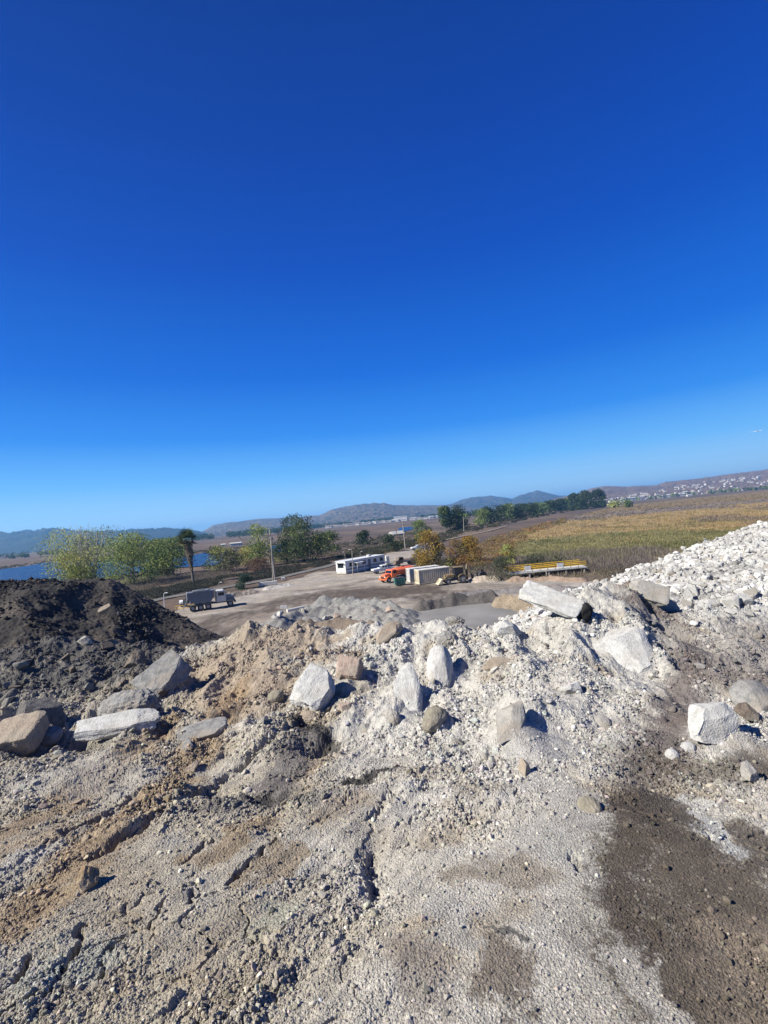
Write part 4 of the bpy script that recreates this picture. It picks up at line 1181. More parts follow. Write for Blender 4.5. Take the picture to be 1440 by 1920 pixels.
# ---- hopper truck (front towards +x)
t = empty('hopper_truck', spot(397, 1141), math.radians(22), 'grey and white hopper truck parked nose right on the yard edge', 'truck')
part('chassis', 'dark', t, ((0, 0, .85), (7.4, .9, .25)), ((-2.9, 0, .65), (1.0, 1.6, .3)), ((3.75, 0, .75), (.25, 2.3, .35)))
mb = MB(); mb.prism([(-3.6, 3.05), (.5, 3.05), (.5, 2.0), (-.1, 1.2), (-2.6, 1.2), (-3.6, 2.0)], -1.2, 1.2)
for k in range(6): mb.box((-3.2 + k * .7, -1.23, 2.45), (.07, .06, 1.1)); mb.box((-3.2 + k * .7, 1.23, 2.45), (.07, .06, 1.1))
mb.box((-1.55, -1.24, 3.04), (4.3, .12, .12)); mb.box((-1.55, 1.24, 3.04), (4.3, .12, .12)); hb = mb.build('hopper', P['blue_grey'], t)
mb = MB(); mb.box((-3.66, 0, 2.5), (.08, 2.36, 1.1), bev=.02); mb.box((-3.72, 0, 2.5), (.05, .08, 1.0)); mb.build('rear_panel', P['white'], t)
mb = MB(); mb.box((-1.5, 0, 3.16), (2.6, 1.9, .22), bev=.05); mb.box((-1.5, 0, 3.32), (1.2, .6, .12), bev=.03); mb.build('tarp_cover', P['grey'], t)
mb = MB(); mb.tube([(-4.6, -.9, 1.5), (-3.7, -.9, 1.0), (.4, -1.25, .95)], .06); mb.tube([(-4.6, .9, 1.5), (-3.7, .9, 1.0), (.4, 1.25, .95)], .06); mb.tube([(-4.6, -.9, 1.5), (-4.6, .9, 1.5)], .05); mb.tube([(-4.1, 0, .8), (-3.6, 0, 2.0)], .09)
mb.build('discharge_frame', P['grey'], t)
cabm = MB(); cabm.prism([(.9, 1.0), (2.35, 1.0), (2.35, 1.9), (2.15, 2.75), (2.0, 2.85), (.9, 2.85)], -1.15, 1.15); cabm.build('cab', P['offwhite'], t)
mb = MB(); mb.prism([(2.36, 1.0), (3.65, 1.0), (3.65, 1.55), (3.5, 1.75), (2.36, 1.9)], -.8, .8); mb.build('hood', P['grey'], t)
mb = MB()
for sgn in (-1, 1):
    mb.box((1.6, sgn * 1.155, 2.3), (.95, .02, .55))
mb.box((2.3, 0, 2.32), (.04, 1.9, .6), ry=math.radians(-13)); mb.build('window', P['glass'], t)
mb = MB(); mb.tube([(.75, -1.05, 1.0), (.75, -1.05, 3.2)], .08); mb.tube([(.75, 1.05, 1.0), (.75, 1.05, 3.2)], .08); mb.build('exhaust_stack', P['rim'], t)
for sgn in (-1, 1):
    mb = MB(); mb.prism([(2.45, 1.0), (2.6, 1.2), (2.95, 1.3), (3.3, 1.2), (3.5, 1.0), (3.5, .9), (2.45, .9)], sgn * .8, sgn * 1.2); mb.build('fender', P['grey'], t)
    mb = MB(); mb.box((3.67, sgn * .85, 1.3), (.08, .22, .2), bev=.02); mb.build('headlight', P['lens'], t)
    for x in (-2.9, -1.7, -.5): wheel(t, x, sgn * .98, .5, .42)
    wheel(t, 2.98, sgn * 1.0, .5, .3)

# ---- small tractor with white fenders
t = empty('tractor', spot(351, 1137), math.radians(-75), 'small dark tractor with two round white fenders beside yellow rails', 'tractor')
part('body', 'dark', t, ((0, 0, .95), (2.2, .7, .7)), ((.9, 0, .9), (.7, .95, .55)))
part('seat', 'dark', t, ((-.7, 0, 1.35), (.45, .5, .12)), ((-.95, 0, 1.6), (.1, .5, .5)))
part('grille', 'grey', t, ((1.27, 0, .95), (.06, .6, .45)))
for sgn in (-1, 1):
    mb = MB(); L = [(.62 * math.cos(a) + .35, .62 * math.sin(a) + .6) for a in [math.pi * k / 8 for k in range(9)]] + [(.5 * math.cos(a) + .35, .5 * math.sin(a) + .6) for a in [math.pi * (8 - k) / 8 for k in range(9)]]
    mb.prism(L, sgn * .55, sgn * 1.15); mb.build('fender', P['white'], t)
    wheel(t, .35, sgn * .85, .52, .35); wheel(t, -.9, sgn * .85, .6, .4)
# ---- yellow rails
t = empty('barrier_rail', spot(352, 1146), math.radians(12), 'faded yellow tubular barrier rails at the foot of the grit pile', 'barrier')
for x in (-1.8, -.6, .6, 1.8): MB().tube([(x, 0, 0), (x, 0, 1.0)], .05).build('post', P['palewood'], t)
for z in (.5, .95): MB().tube([(-2, 0, z), (2, 0, z)], .05).build('rail', P['yellow'], t)

# ---- orange tank truck (front +x)
a_, b_ = spot(770, 1086), spot(722, 1089)
t = empty('tank_truck', spot(746, 1088.5), math.radians(180 + 37), 'bright orange water tank truck with rounded nose, by the containers', 'truck')
part('chassis', 'dark', t, ((-.2, 0, .8), (6.6, .85, .25)), ((-3.5, 0, .75), (.2, 2.2, .3)))
mb = MB(); n = 24; vs = []; fs = []
for x, s in ((-3.7, .86), (-3.6, .97), (-3.4, 1), (.5, 1), (.7, .97), (.8, .86)):
    for k in range(n):
        a = 2 * math.pi * k / n; vs.append((x, 1.15 * s * math.cos(a), 1.78 + .72 * s * math.sin(a)))
for i in range(5):
    for k in range(n): fs.append((i * n + k, i * n + (k + 1) % n, (i + 1) * n + (k + 1) % n, (i + 1) * n + k))
fs += [tuple(range(n)), tuple(range(5 * n, 6 * n))]
mb.add(vs, fs); mb.build('tank', P['orange'], t, smooth=False)
mb = MB(); mb.tube([(-1.2, 0, 2.4), (-1.2, 0, 2.62)], .3, 14); mb.box((-1.5, 0, 2.52), (3.6, .4, .04)); mb.build('hatch', P['orange'], t)
mb = MB(); mb.tube([(-3.85, -.9, .9), (-3.85, -.9, 1.4)], .07); mb.tube([(-3.85, .9, .9), (-3.85, .9, 1.4)], .07); mb.tube([(-3.8, -1.0, 1.0), (-3.8, 1.0, 1.0)], .07); mb.build('spray_bar', P['dark'], t)
mb = MB(); mb.prism([(.95, .9), (2.15, .9), (2.2, 1.55), (2.0, 2.25), (1.85, 2.35), (.95, 2.35)], -1.02, 1.02); mb.build('cab', P['orange'], t)
mb = MB(); mb.prism([(2.2, .85), (3.65, .85), (3.72, 1.2), (3.55, 1.48), (3.1, 1.6), (2.2, 1.62)], -.62, .62); mb.build('hood', P['orange'], t)
mb = MB(); mb.box((2.1, 0, 1.92), (.05, 1.75, .52), ry=math.radians(-16))
for sgn in (-1, 1): mb.box((1.5, sgn * 1.03, 1.9), (.8, .03, .5))
mb.build('window', P['glass'], t)
part('grille', 'dark', t, ((3.73, 0, 1.08), (.04, .9, .4)))
part('bumper', 'orange', t, ((3.85, 0, .65), (.15, 2.2, .25)))
for sgn in (-1, 1):
    mb = MB(); L = [(.66 * math.cos(a) + 2.95, .62 * math.sin(a) + .55) for a in [math.pi * k / 8 for k in range(9)]] + [(.54 * math.cos(a) + 2.95, .52 * math.sin(a) + .55) for a in [math.pi * (8 - k) / 8 for k in range(9)]]
    mb.prism(L, sgn * .62, sgn * 1.12); mb.build('fender', P['orange'], t)
    MB().tube([(3.62, sgn * .82, 1.12), (3.74, sgn * .82, 1.12)], .12, 14).build('headlight', P['lens'], t)
    MB().box((2.0, sgn * 1.25, 1.95), (.06, .18, .4), bev=.02).build('mirror', P['dark'], t)
    wheel(t, 2.95, sgn * .92, .5, .3); wheel(t, -2.0, sgn * .9, .5, .5); wheel(t, -3.05, sgn * .9, .5, .5)


def pickup(p, rz, label, mat='white', cat='pickup truck', name='pickup_truck'):
    t = empty(name, p, rz, label, cat)
    mb = MB(); mb.prism([(-2.65, .5), (2.6, .5), (2.68, .85), (2.55, 1.02), (1.2, 1.12), (.55, 1.14), (-.95, 1.14), (-.95, .98), (-2.65, .98)], -.95, .95); mb.build('body', P[mat], t)
    mb = MB(); mb.prism([(1.1, 1.145), (.45, 1.72), (-.75, 1.76), (-.93, 1.145)], -.82, .82); mb.build('cab', P[mat], t)
    mb = MB(); mb.box((.82, 0, 1.43), (.03, 1.4, .5), ry=math.radians(-49))
    for s in (-1, 1): mb.box((.2, s * .83, 1.42), (.55, .02, .38)); mb.box((-.45, s * .83, 1.42), (.5, .02, .38))
    mb.box((-.87, 0, 1.45), (.03, 1.3, .38), ry=math.radians(14)); mb.build('window', P['glass'], t)
    part('bumper', 'dark', t, ((2.72, 0, .55), (.15, 1.85, .22)), ((-2.7, 0, .55), (.15, 1.8, .2)))
    part('bed_lining', 'dark', t, ((-1.8, 0, .985), (1.5, 1.6, .02)))
    for s in (-1, 1):
        MB().box((2.62, s * .7, .86), (.1, .3, .16), bev=.02).build('headlight', P['lens'], t)
        wheel(t, 1.75, s * .82, .4, .26); wheel(t, -1.65, s * .82, .4, .26)
    return t


pickup(spot(719, 1074), math.radians(180 + 20), 'white pickup truck parked between mobile home and the orange truck')
pickup(spot(784, 1031), math.radians(200), 'white car half hidden by the yellow tree on the access road', cat='car', name='parked_car')

# ---- green dumpster
t = empty('dumpster', spot(750, 1097.5), math.radians(8), 'dark green steel waste skip standing in front of the orange truck', 'dumpster')
mb = MB(); mb.prism([(-.95, .15), (.95, .15), (1.0, 1.15), (.95, 1.3), (-.95, 1.3), (-1.0, 1.15)], -.75, .75)
for k in range(4): mb.box((-.75 + k * .5, -.78, .7), (.07, .06, 1.0))
mb.build('bin', P['green'], t)
mb = MB(); mb.box((-.49, 0, 1.36), (.95, 1.55, .06), bev=.02); mb.box((.49, 0, 1.36), (.95, 1.55, .06), bev=.02); mb.build('lid', P['dark'], t)
for x in (-.8, .8): MB().box((x, -.79, .95), (.12, .1, .25), bev=.01).build('side_pocket', P['green'], t)


def container(A, rz, L, Wd, Hh, mat, label, doors=False):
    t = empty('shipping_container', A, rz, label, 'container')
    w_ = MB()
    nr = int(L / .40); xs = []
    prof = []
    for k in range(nr):
        x0 = -L / 2 + .1 + k * (L - .2) / nr; dx = (L - .2) / nr
        prof += [(x0, 0), (x0 + dx * .3, 0), (x0 + dx * .5, .13), (x0 + dx * .8, .13)]
    prof.append((L / 2 - .1, 0))
    for s in (-1, 1):
        vs = []; fs = []
        for x, d in prof: vs += [(x, s * (Wd / 2 - .02 - d), .2), (x, s * (Wd / 2 - .02 - d), Hh - .12)]
        for k in range(len(prof) - 1): fs.append((2 * k, 2 * k + 2, 2 * k + 3, 2 * k + 1))
        w_.add(vs, fs)
    w_.build('side_wall', P[mat], t)
    f = MB()
    for sx in (-1, 1):
        for sy in (-1, 1): f.box((sx * (L / 2 - .06), sy * (Wd / 2 - .06), Hh / 2), (.14, .14, Hh), bev=.01)
        for z in (.1, Hh - .08): f.box((sx * (L / 2 - .06), 0, z), (.12, Wd - .28, .17))
    for sy in (-1, 1):
        for z in (.1, Hh - .08): f.box((0, sy * (Wd / 2 - .05), z), (L - .28, .11, .15))
    f.build('corner_frame', P[mat], t)
    MB().box((0, 0, Hh - .03), (L - .16, Wd - .16, .05)).build('roof', P['offwhite'], t)
    e = MB(); e.box((-L / 2 + .07, 0, Hh / 2), (.05, Wd - .3, Hh - .36), bev=.01); e.box((L / 2 - .07, 0, Hh / 2), (.05, Wd - .3, Hh - .36), bev=.01); e.build('end_wall', P[mat if not doors else 'white'], t)
    r = MB()
    for y in (-.8, -.3, .3, .8): r.tube([(-L / 2 - .0, y, .25), (-L / 2 - .0, y, Hh - .2)], .025, 6)
    r.build('lock_rod', P['grey'], t)
    return t


container(spot(813, 1093.5) + Vector((0, 1.2, 0)), math.radians(15), 6.06, 2.44, 2.55, 'cream', 'cream ribbed shipping container nearer the yard, next to the backhoe')
container(spot(796, 1091) + Vector((0, 2.4, 0)), math.radians(15), 6.06, 2.3, 2.5, 'offwhite', 'white-ended storage container tucked behind the cream ribbed one', True)

# ---- backhoe loader facing -x
t = empty('backhoe_loader', spot(857, 1093.5), math.radians(6), 'dusty yellow-brown backhoe loader beside the cream container, bucket lowered', 'backhoe')
part('engine_hood', 'dullyellow', t, ((-1.3, 0, 1.25), (1.5, .85, .7)), ((-2.1, 0, 1.15), (.2, .95, .85)))
part('chassis', 'dark', t, ((0, 0, .75), (4.0, .8, .4)))
mb = MB(); mb.box((.35, 0, 1.25), (1.5, 1.3, .7), bev=.05)
for sx in (-.38, 1.08):
    for sy in (-.68, .68): mb.box((sx, sy, 2.15), (.09, .09, 1.2))
cb = mb.build('cab', P['dark'], t)
MB().box((.35, 0, 2.78), (1.75, 1.6, .12), bev=.04).build('cab_roof', P['dullyellow'], t)
mb = MB()
for sy in (-.685, .685): mb.box((.35, sy, 2.1), (1.34, .02, 1.05))
mb.box((-.39, 0, 2.1), (.02, 1.2, 1.05)); mb.build('window', P['glass'], t)
for s in (-1, 1):
    MB().tube([(-.6, s * .62, 1.55), (-1.7, s * .62, 1.5), (-2.75, s * .62, .6)], [.1, .12, .09], 8).build('loader_arm', P['dullyellow'], t)
    MB().tube([(-1.1, s * .62, .9), (-2.2, s * .62, 1.05)], .06, 8).build('hydraulic_cylinder', P['rim'], t)
    wheel(t, -1.75, s * .82, .5, .32); wheel(t, .85, s * .85, .74, .42)
    mb = MB(); L = [(.86 * math.cos(a) + .85, .86 * math.sin(a) + .74) for a in [math.pi * (.15 + .7 * k / 8) for k in range(9)]] + [(.79 * math.cos(a) + .85, .79 * math.sin(a) + .74) for a in [math.pi * (.15 + .7 * (8 - k) / 8) for k in range(9)]]
    mb.prism(L, s * .66, s * 1.08); mb.build('fender', P['dullyellow'], t)
mb = MB(); mb.prism([(-2.7, .95), (-2.75, .15), (-3.65, .08), (-3.65, .14), (-2.95, .25), (-2.95, .9)], -1.1, 1.1)
for s in (-1.1, 1.06): mb.prism([(-2.72, .95), (-2.75, .15), (-3.6, .1), (-3.0, .9)], s, s + .04)
mb.build('front_bucket', P['cream'], t)
mb = MB(); mb.tube([(1.3, 0, 1.0), (1.9, 0, 1.1), (2.05, 0, 3.1)], [.16, .2, .14], 8); mb.build('boom', P['dullyellow'], t)
MB().tube([(2.05, 0, 3.15), (2.35, 0, 2.6), (2.75, 0, 1.2)], [.15, .15, .1], 8).build('dipper_arm', P['dullyellow'], t)
MB().tube([(1.75, .15, 1.5), (1.95, .15, 2.9)], .06, 8).build('hydraulic_cylinder', P['rim'], t)
mb = MB(); mb.prism([(2.6, 1.25), (2.95, 1.2), (3.05, .6), (2.8, .3), (2.3, .35), (2.75, .5), (2.7, .9)], -.35, .35); mb.build('rear_bucket', P['dark'], t)
for s in (-1, 1): MB().tube([(1.6, s * .6, .9), (1.9, s * 1.15, .1)], .08, 6).build('stabiliser_leg', P['dark'], t)

# ---- spare digging bucket on the sand heap
t = empty('digging_bucket', spot(904, 1088) + Vector((0, 0, .35)), math.radians(25), 'black steel digging bucket lying on the sandy heap right of the backhoe', 'bucket')
mb = MB(); L = [(-.75, .9), (-.3, 1.15), (.35, 1.1), (.75, .7), (.8, .25), (.55, 0), (-.2, .05), (-.8, .35)]
mb.prism(L, -.55, .55); mb.build('shell', P['dark'], t)
mb = MB()
for y in (-.4, 0, .4): mb.box((-.85, y, .3), (.3, .1, .08), ry=.4)
mb.build('teeth', P['rim'], t); part('mounting_lug', 'dark', t, ((.2, -.2, 1.25), (.3, .06, .35)), ((.2, .2, 1.25), (.3, .06, .35)), bev=.01)

# ---- mobile home
t = empty('mobile_home', spot(668, 1072) + Vector((1.2, 2.6, 0)), math.radians(48), 'long white mobile home with flat roof at the back of the yard', 'mobile home')
L_, W_ = 14.0, 3.4
mb = MB(); mb.box((0, 0, 1.7), (L_, W_, 2.5), bev=.04)
for k in range(30): mb.box((-L_ / 2 + .25 + k * .5, -W_ / 2 - .005, 1.7), (.03, .03, 2.4))
mb.build('wall', P['white'], t)
part('skirt', 'offwhite', t, ((0, 0, .22), (L_ - .1, W_ - .1, .42)))
part('roof', 'white', t, ((0, 0, 3.02), (L_ + .35, W_ + .35, .13)))
part('stripe', 'blue_grey', t, ((0, -W_ / 2 - .03, 1.0), (L_ - .1, .03, .3)), bev=.005)
for x in (-5.2, -3.4, -.6, 3.4, 5.8):
    w1 = part('window', 'glass', t, ((x, -W_ / 2 - .03, 2.0), (.95, .05, .8)), bev=.01)
    part('frame', 'grey', w1, ((x, -W_ / 2 - .02, 2.44), (1.1, .07, .07)), ((x, -W_ / 2 - .02, 1.56), (1.1, .07, .07)), ((x - .52, -W_ / 2 - .02, 2), (.06, .07, .81)), ((x + .52, -W_ / 2 - .02, 2), (.06, .07, .81)), bev=.005)
part('door', 'blue_grey', t, ((1.3, -W_ / 2 - .04, 1.55), (.9, .06, 2.0)), bev=.01)
w1 = part('window', 'glass', t, ((-L_ / 2 - .03, 0, 1.95), (.05, 2.0, .95)), bev=.01)
part('frame', 'grey', w1, ((-L_ / 2 - .02, 0, 2.47), (.07, 2.2, .07)), ((-L_ / 2 - .02, 0, 1.43), (.07, 2.2, .07)), bev=.005)
mb = MB(); mb.box((-L_ / 2 - .35, 0, 2.62), (.75, 2.6, .05), ry=.25); mb.build('awning', P['white'], t)
mb = MB(); mb.box((-3.2, -W_ / 2 - .75, 2.35), (2.6, 1.5, .06)); mb.tube([(-4.4, -W_ / 2 - 1.4, 0), (-4.4, -W_ / 2 - 1.4, 2.35)], .05); mb.tube([(-2.0, -W_ / 2 - 1.4, 0), (-2.0, -W_ / 2 - 1.4, 2.35)], .05); mb.build('porch_canopy', P['white'], t)
part('steps', 'palewood', t, ((1.3, -W_ / 2 - .5, .3), (1.2, .9, .2)), ((1.3, -W_ / 2 - .9, .12), (1.2, .5, .16)))
part('air_unit', 'offwhite', t, ((3, 0, 3.3), (.9, .8, .4)))

# ---- trailer load behind the mobile home
t = empty('utility_trailer', spot(717, 1059.5), math.radians(20), 'white flatbed trailer with dark rack behind the mobile home', 'trailer')
part('deck', 'white', t, ((0, 0, .65), (3.8, 1.9, .3)))
mb = MB()
for x in (-1.8, -.6, .6): 
    for y in (-.85, .85): mb.box((x, y, 1.55), (.08, .08, 1.5))
mb.box((-.6, -.85, 2.3), (2.5, .08, .08)); mb.box((-.6, .85, 2.3), (2.5, .08, .08)); mb.box((-.6, 0, 1.5), (2.2, 1.2, 1.2), bev=.05); mb.build('rack', P['wood'], t)
for s in (-1, 1): wheel(t, 0, s * 1.0, .35, .22)
t = empty('cabinet', spot(727, 1057), math.radians(15), 'tall white metal cabinet at the end of the flatbed trailer', 'cabinet')
part('body', 'white', t, ((0, 0, 1.15), (.9, .8, 1.9)), bev=.04); part('door', 'offwhite', t, ((0, -.42, 1.2), (.8, .04, 1.7)), bev=.01); part('plinth', 'conc', t, ((0, 0, .1), (1.1, 1.0, .2)))
t = empty('flatbed_truck', spot(760, 1060), math.radians(200), 'dark flatbed truck standing behind the orange tank truck', 'truck')
part('bed', 'dark', t, ((-.9, 0, 1.0), (3.4, 2.1, .2)), ((.75, 0, 1.6), (.1, 2.1, 1.0)))
mb = MB(); mb.prism([(.9, .6), (2.9, .6), (2.9, 1.3), (2.2, 1.5), (1.9, 2.2), (.9, 2.25)], -.95, .95); mb.build('cab', P['wood'], t)
mb = MB(); mb.box((1.45, -.97, 1.8), (.6, .02, .45)); mb.box((1.45, .97, 1.8), (.6, .02, .45)); mb.build('window', P['glass'], t)
for s in (-1, 1): wheel(t, 2.1, s * .85, .42, .26); wheel(t, -1.4, s * .85, .42, .3)

# ---- yellow railed weighing platform
t = empty('weigh_platform', spot(1027, 1081) + Vector((0, 1.0, 0)), math.radians(2), 'raised white weighing platform with bright yellow railings beyond the yard', 'platform')
part('deck', 'offwhite', t, ((0, 0, 1.0), (13.6, 2.6, .3)))
for x in (-6.4, -3.2, 0.2, 3.2, 6.4): part('support', 'palewood', t, ((x, -1.1, .42), (.25, .25, .85)), ((x, 1.1, .42), (.25, .25, .85)))
for y in (-1.28, 1.28):
    for z in (1.45, 1.7, 2.0): MB().box((0, y, z), (13.6, .06, .11), bev=.01).build('rail', P['yellow'], t)
    for x in np.linspace(-6.7, 6.7, 11): MB().box((float(x), y * .985, 1.55), (.09, .06, .98)).build('railing_post', P['dullyellow'], t)
for x in (-3.5, 2.2): MB().box((x, -1.34, 1.72), (1.1, .04, .72), bev=.01).build('board', P['white'], t)
MB().tube([(-.4, -1.5, 0), (-.4, -1.5, 1.1)], .08).build('bollard', P['palewood'], t)

# ---- low white wall and odd blocks
t = tag(MB().box((0, 0, .42), (4.0, .6, .85), bev=.04).build('block_wall', P['conc'], loc=spot(503, 1098), rz=math.radians(10)), 'low white concrete block wall at the foot of the twin utility poles', 'wall')
tag(MB().box((0, 0, .3), (.9, .6, .6), bev=.05).build('concrete_block', P['conc'], loc=spot(531.5, 1088), rz=.2), 'small white concrete cube to the right of the low wall', 'block')
for i, (px, lab) in enumerate(((529.5, 'left one of the two white notice boards staked by the gravel heap'), (536, 'right one of the two white notice boards staked by the gravel heap'))):
    t = empty('notice_board', spot(px, 1149), .1, lab, 'sign', 'pair of white notice boards')
    MB().box((0, 0, .75), (.42, .03, .55), bev=.005).build('panel', P['white'], t); MB().box((0, .04, .4), (.05, .05, .8)).build('post', P['palewood'], t)
tag(MB().tube([(-1.4, 0, .25), (1.4, 0, .25)], .25, 14).build('concrete_pipe', P['conc'], loc=spot(555, 1150) + Vector((0, 0, .3)), rz=.7), 'short broken concrete pipe lying across the crushed heap', 'pipe')

# ---- poles and lamps
def base_pt(px, py): return gp(px, py, .1)


def height_of(pb, px, py):
    d = ray(px, py); return H + d[2] * pb.y - pb.z


def pole(px, py, tx, ty, r, mat, label, arms=(), extra=None, name='utility_pole', cat='pole', tr=0):
    b_ = base_pt(px, py); top = at(tx, ty, b_.y); h = top.z - b_.z; lean = top.x - b_.x
    t = empty(name, b_, 0, label, cat)
    MB().tube([(0, 0, -.3), (lean, 0, h)], [r, r * .7], 8).build('shaft', P[mat], t)
    for f, w_ in arms:
        a = MB().box((lean * f, -.12, h * f), (w_, .1, .12)).build('crossarm', P['wood'], t)
        mb = MB()
        for k in (-.45, -.2, .2, .45): mb.tube([(lean * f + k * w_, -.12, h * f + .06), (lean * f + k * w_, -.12, h * f + .22)], .045, 6)
        mb.build('insulator', P['rim'], a)
    if tr: MB().tube([(lean * .8 + .35, -.1, h * .8 - .4), (lean * .8 + .35, -.1, h * .8 + .4)], .24, 10).build('transformer', P['grey'], t)
    return t


pole(515.5, 1087, 505, 990, .17, 'palewood', 'tall weathered utility pole with two crossarms above the low white wall', ((.86, 2.6), (.78, 2.0)), tr=1)
pole(512, 1088, 508, 1008, .13, 'palewood', 'bare slimmer pole leaning close against the crossarm pole')
pole(420.5, 1081, 412.5, 1022, .14, 'wood', 'dark bare utility pole between the palm and the willows', ((.95, 1.2),))
pole(760, 1027.5, 755, 979, .22, 'palewood', 'tan utility pole standing alone beside the access road bend', ((.93, 2.2),))
pole(745, 1017, 742, 991, .22, 'wood', 'short brown pole left of the lone tan utility pole')
pole(869.5, 998, 869, 969, .2, 'palewood', 'utility pole in front of the dark pair of trees by levee', ((.93, 2.0),))
pole(581, 1043, 580, 1011, .15, 'palewood', 'short pale pole before the big drooping tree')
pole(236, 1092, 233, 1066, .12, 'palewood', 'pale post standing behind the grit pile crest')
pole(417, 1014, 416, 994, .25, 'wood', 'thin distant mast above the far white sheds', name='mast', cat='mast')


def lamp(px, py, tx, ty, r, arm, mat, label):
    b_ = base_pt(px, py); top = at(tx, ty, b_.y); h = top.z - b_.z; lean = top.x - b_.x
    t = empty('lamp_post', b_, 0, label, 'lamp post')
    MB().tube([(0, 0, -.2), (lean * .9, 0, h * .92), (lean + arm * .25, 0, h), (lean + arm, 0, h + .02)], [r, r * .7, r * .6, r * .5], 8).build('pole', P[mat], t)
    MB().box((lean + arm, 0, h), (.55, .3, .12), bev=.04).build('lamp_head', P['white'], t)


lamp(308.5, 1137, 307, 1112, .09, .5, 'white', 'slender white lamp post with bent arm behind the grit pile')
lamp(411, 1104, 410.5, 1092, .07, .45, 'rim', 'grey lamp post partly hidden by the hopper truck')
lamp(661.5, 1078, 660, 1030, .10, -.6, 'palewood', 'lamp post directly in front of the mobile home')
lamp(676, 1052, 675, 1034, .07, .5, 'rim', 'lamp arm rising behind the mobile home roof')
lamp(648, 1052, 646, 1035, .07, -.4, 'rim', 'thin lamp arm behind the left corner of the mobile home roof')

# ---- gull
b_ = at(1419.5, 809.5, 60)
V = []
t = empty('gull', b_, .4, 'white gull flying low above the right-hand hills', 'bird')
mb = MB(); mb.tube([(-.22, 0, 0), (-.12, 0, .02), (.0, 0, .02), (.13, 0, .03), (.2, 0, .04), (.27, 0, .03)], [.02, .045, .06, .045, .035, .01], 10)
for s in (-1, 1): mb.add([(-.08, s * .03, .04), (.08, s * .03, .04), (.06, s * .3, .13), (-.07, s * .3, .12), (-.10, s * .62, .04), (-.04, s * .62, .045)] + [(-.08, s * .03, .02), (.08, s * .03, .02), (.06, s * .3, .115), (-.07, s * .3, .105), (-.10, s * .62, .03), (-.04, s * .62, .035)],
                         [(0, 1, 2, 3), (3, 2, 5, 4), (6, 9, 8, 7), (9, 10, 11, 8), (0, 3, 9, 6), (1, 7, 8, 2), (3, 4, 10, 9), (2, 8, 11, 5), (4, 5, 11, 10)])
mb.add([(-.2, -.02, 0), (-.2, .02, 0), (-.34, .07, 0), (-.34, -.07, 0), (-.27, 0, .02)], [(0, 1, 4), (1, 2, 4), (2, 3, 4), (3, 0, 4)])
mb.build('body', P['white'], t)
# ------------------------------------------------------------------ vegetation
def mat_leaf(name):
    m, nt, b = nt_new(name)
    a = nt.nodes.new('ShaderNodeAttribute'); a.attribute_name = 'Col'; nt.links.new(a.outputs['Color'], b.inputs['Base Color'])
    b.inputs['Roughness'].default_value = .7; b.inputs['Specular IOR Level'].default_value = .25
    tl = nt.nodes.new('ShaderNodeBsdfTranslucent'); nt.links.new(a.outputs['Color'], tl.inputs['Color'])
    mx = nt.nodes.new('ShaderNodeMixShader'); mx.inputs[0].default_value = .42
    out = [n for n in nt.nodes if n.type == 'OUTPUT_MATERIAL'][0]
    nt.links.new(b.outputs[0], mx.inputs[1]); nt.links.new(tl.outputs[0], mx.inputs[2]); nt.links.new(mx.outputs[0], out.inputs[0])
    return m


M_LEAF = mat_leaf('foliage')
BARK = mat_plain('bark', (.16, .13, .10), .95, .25, 4, bump=.02); PBARK = mat_plain('pale_bark', (.42, .38, .33), .9, .2, 4); DBARK = mat_plain('dark_bark', (.08, .065, .05), .95, .25, 4)


def leaf_quads(P, S, C, droop=0.0, r=rng, asp=.6):
    n = len(P); a = r.normal(size=(n, 3)); a[:, 2] -= droop * 2; a /= np.linalg.norm(a, axis=1, keepdims=True)
    b = r.normal(size=(n, 3)); b -= (b * a).sum(1, keepdims=True) * a; b /= np.linalg.norm(b, axis=1, keepdims=True)
    a = a * S[:, None]; b = b * S[:, None] * asp
    V = np.stack([P - a, P - b * .9 + a * .1, P + a, P + b], 1).reshape(-1, 3)
    Fc = np.arange(4 * n).reshape(n, 4)
    return V, Fc, np.repeat(C, 4, 0)


def crown_points(n, clumps, r):
    """points spread through leafy clumps (cx,cy,cz,rad)"""
    w_ = clumps[:, 3] ** 2.2; k = r.choice(len(clumps), n, p=w_ / w_.sum())
    d = r.normal(size=(n, 3)); d /= np.linalg.norm(d, axis=1, keepdims=True)
    rad = clumps[k, 3] * r.uniform(.35, 1.08, n) ** .6
    d[:, 2] *= .8
    return clumps[k, :3] + d * rad[:, None], k


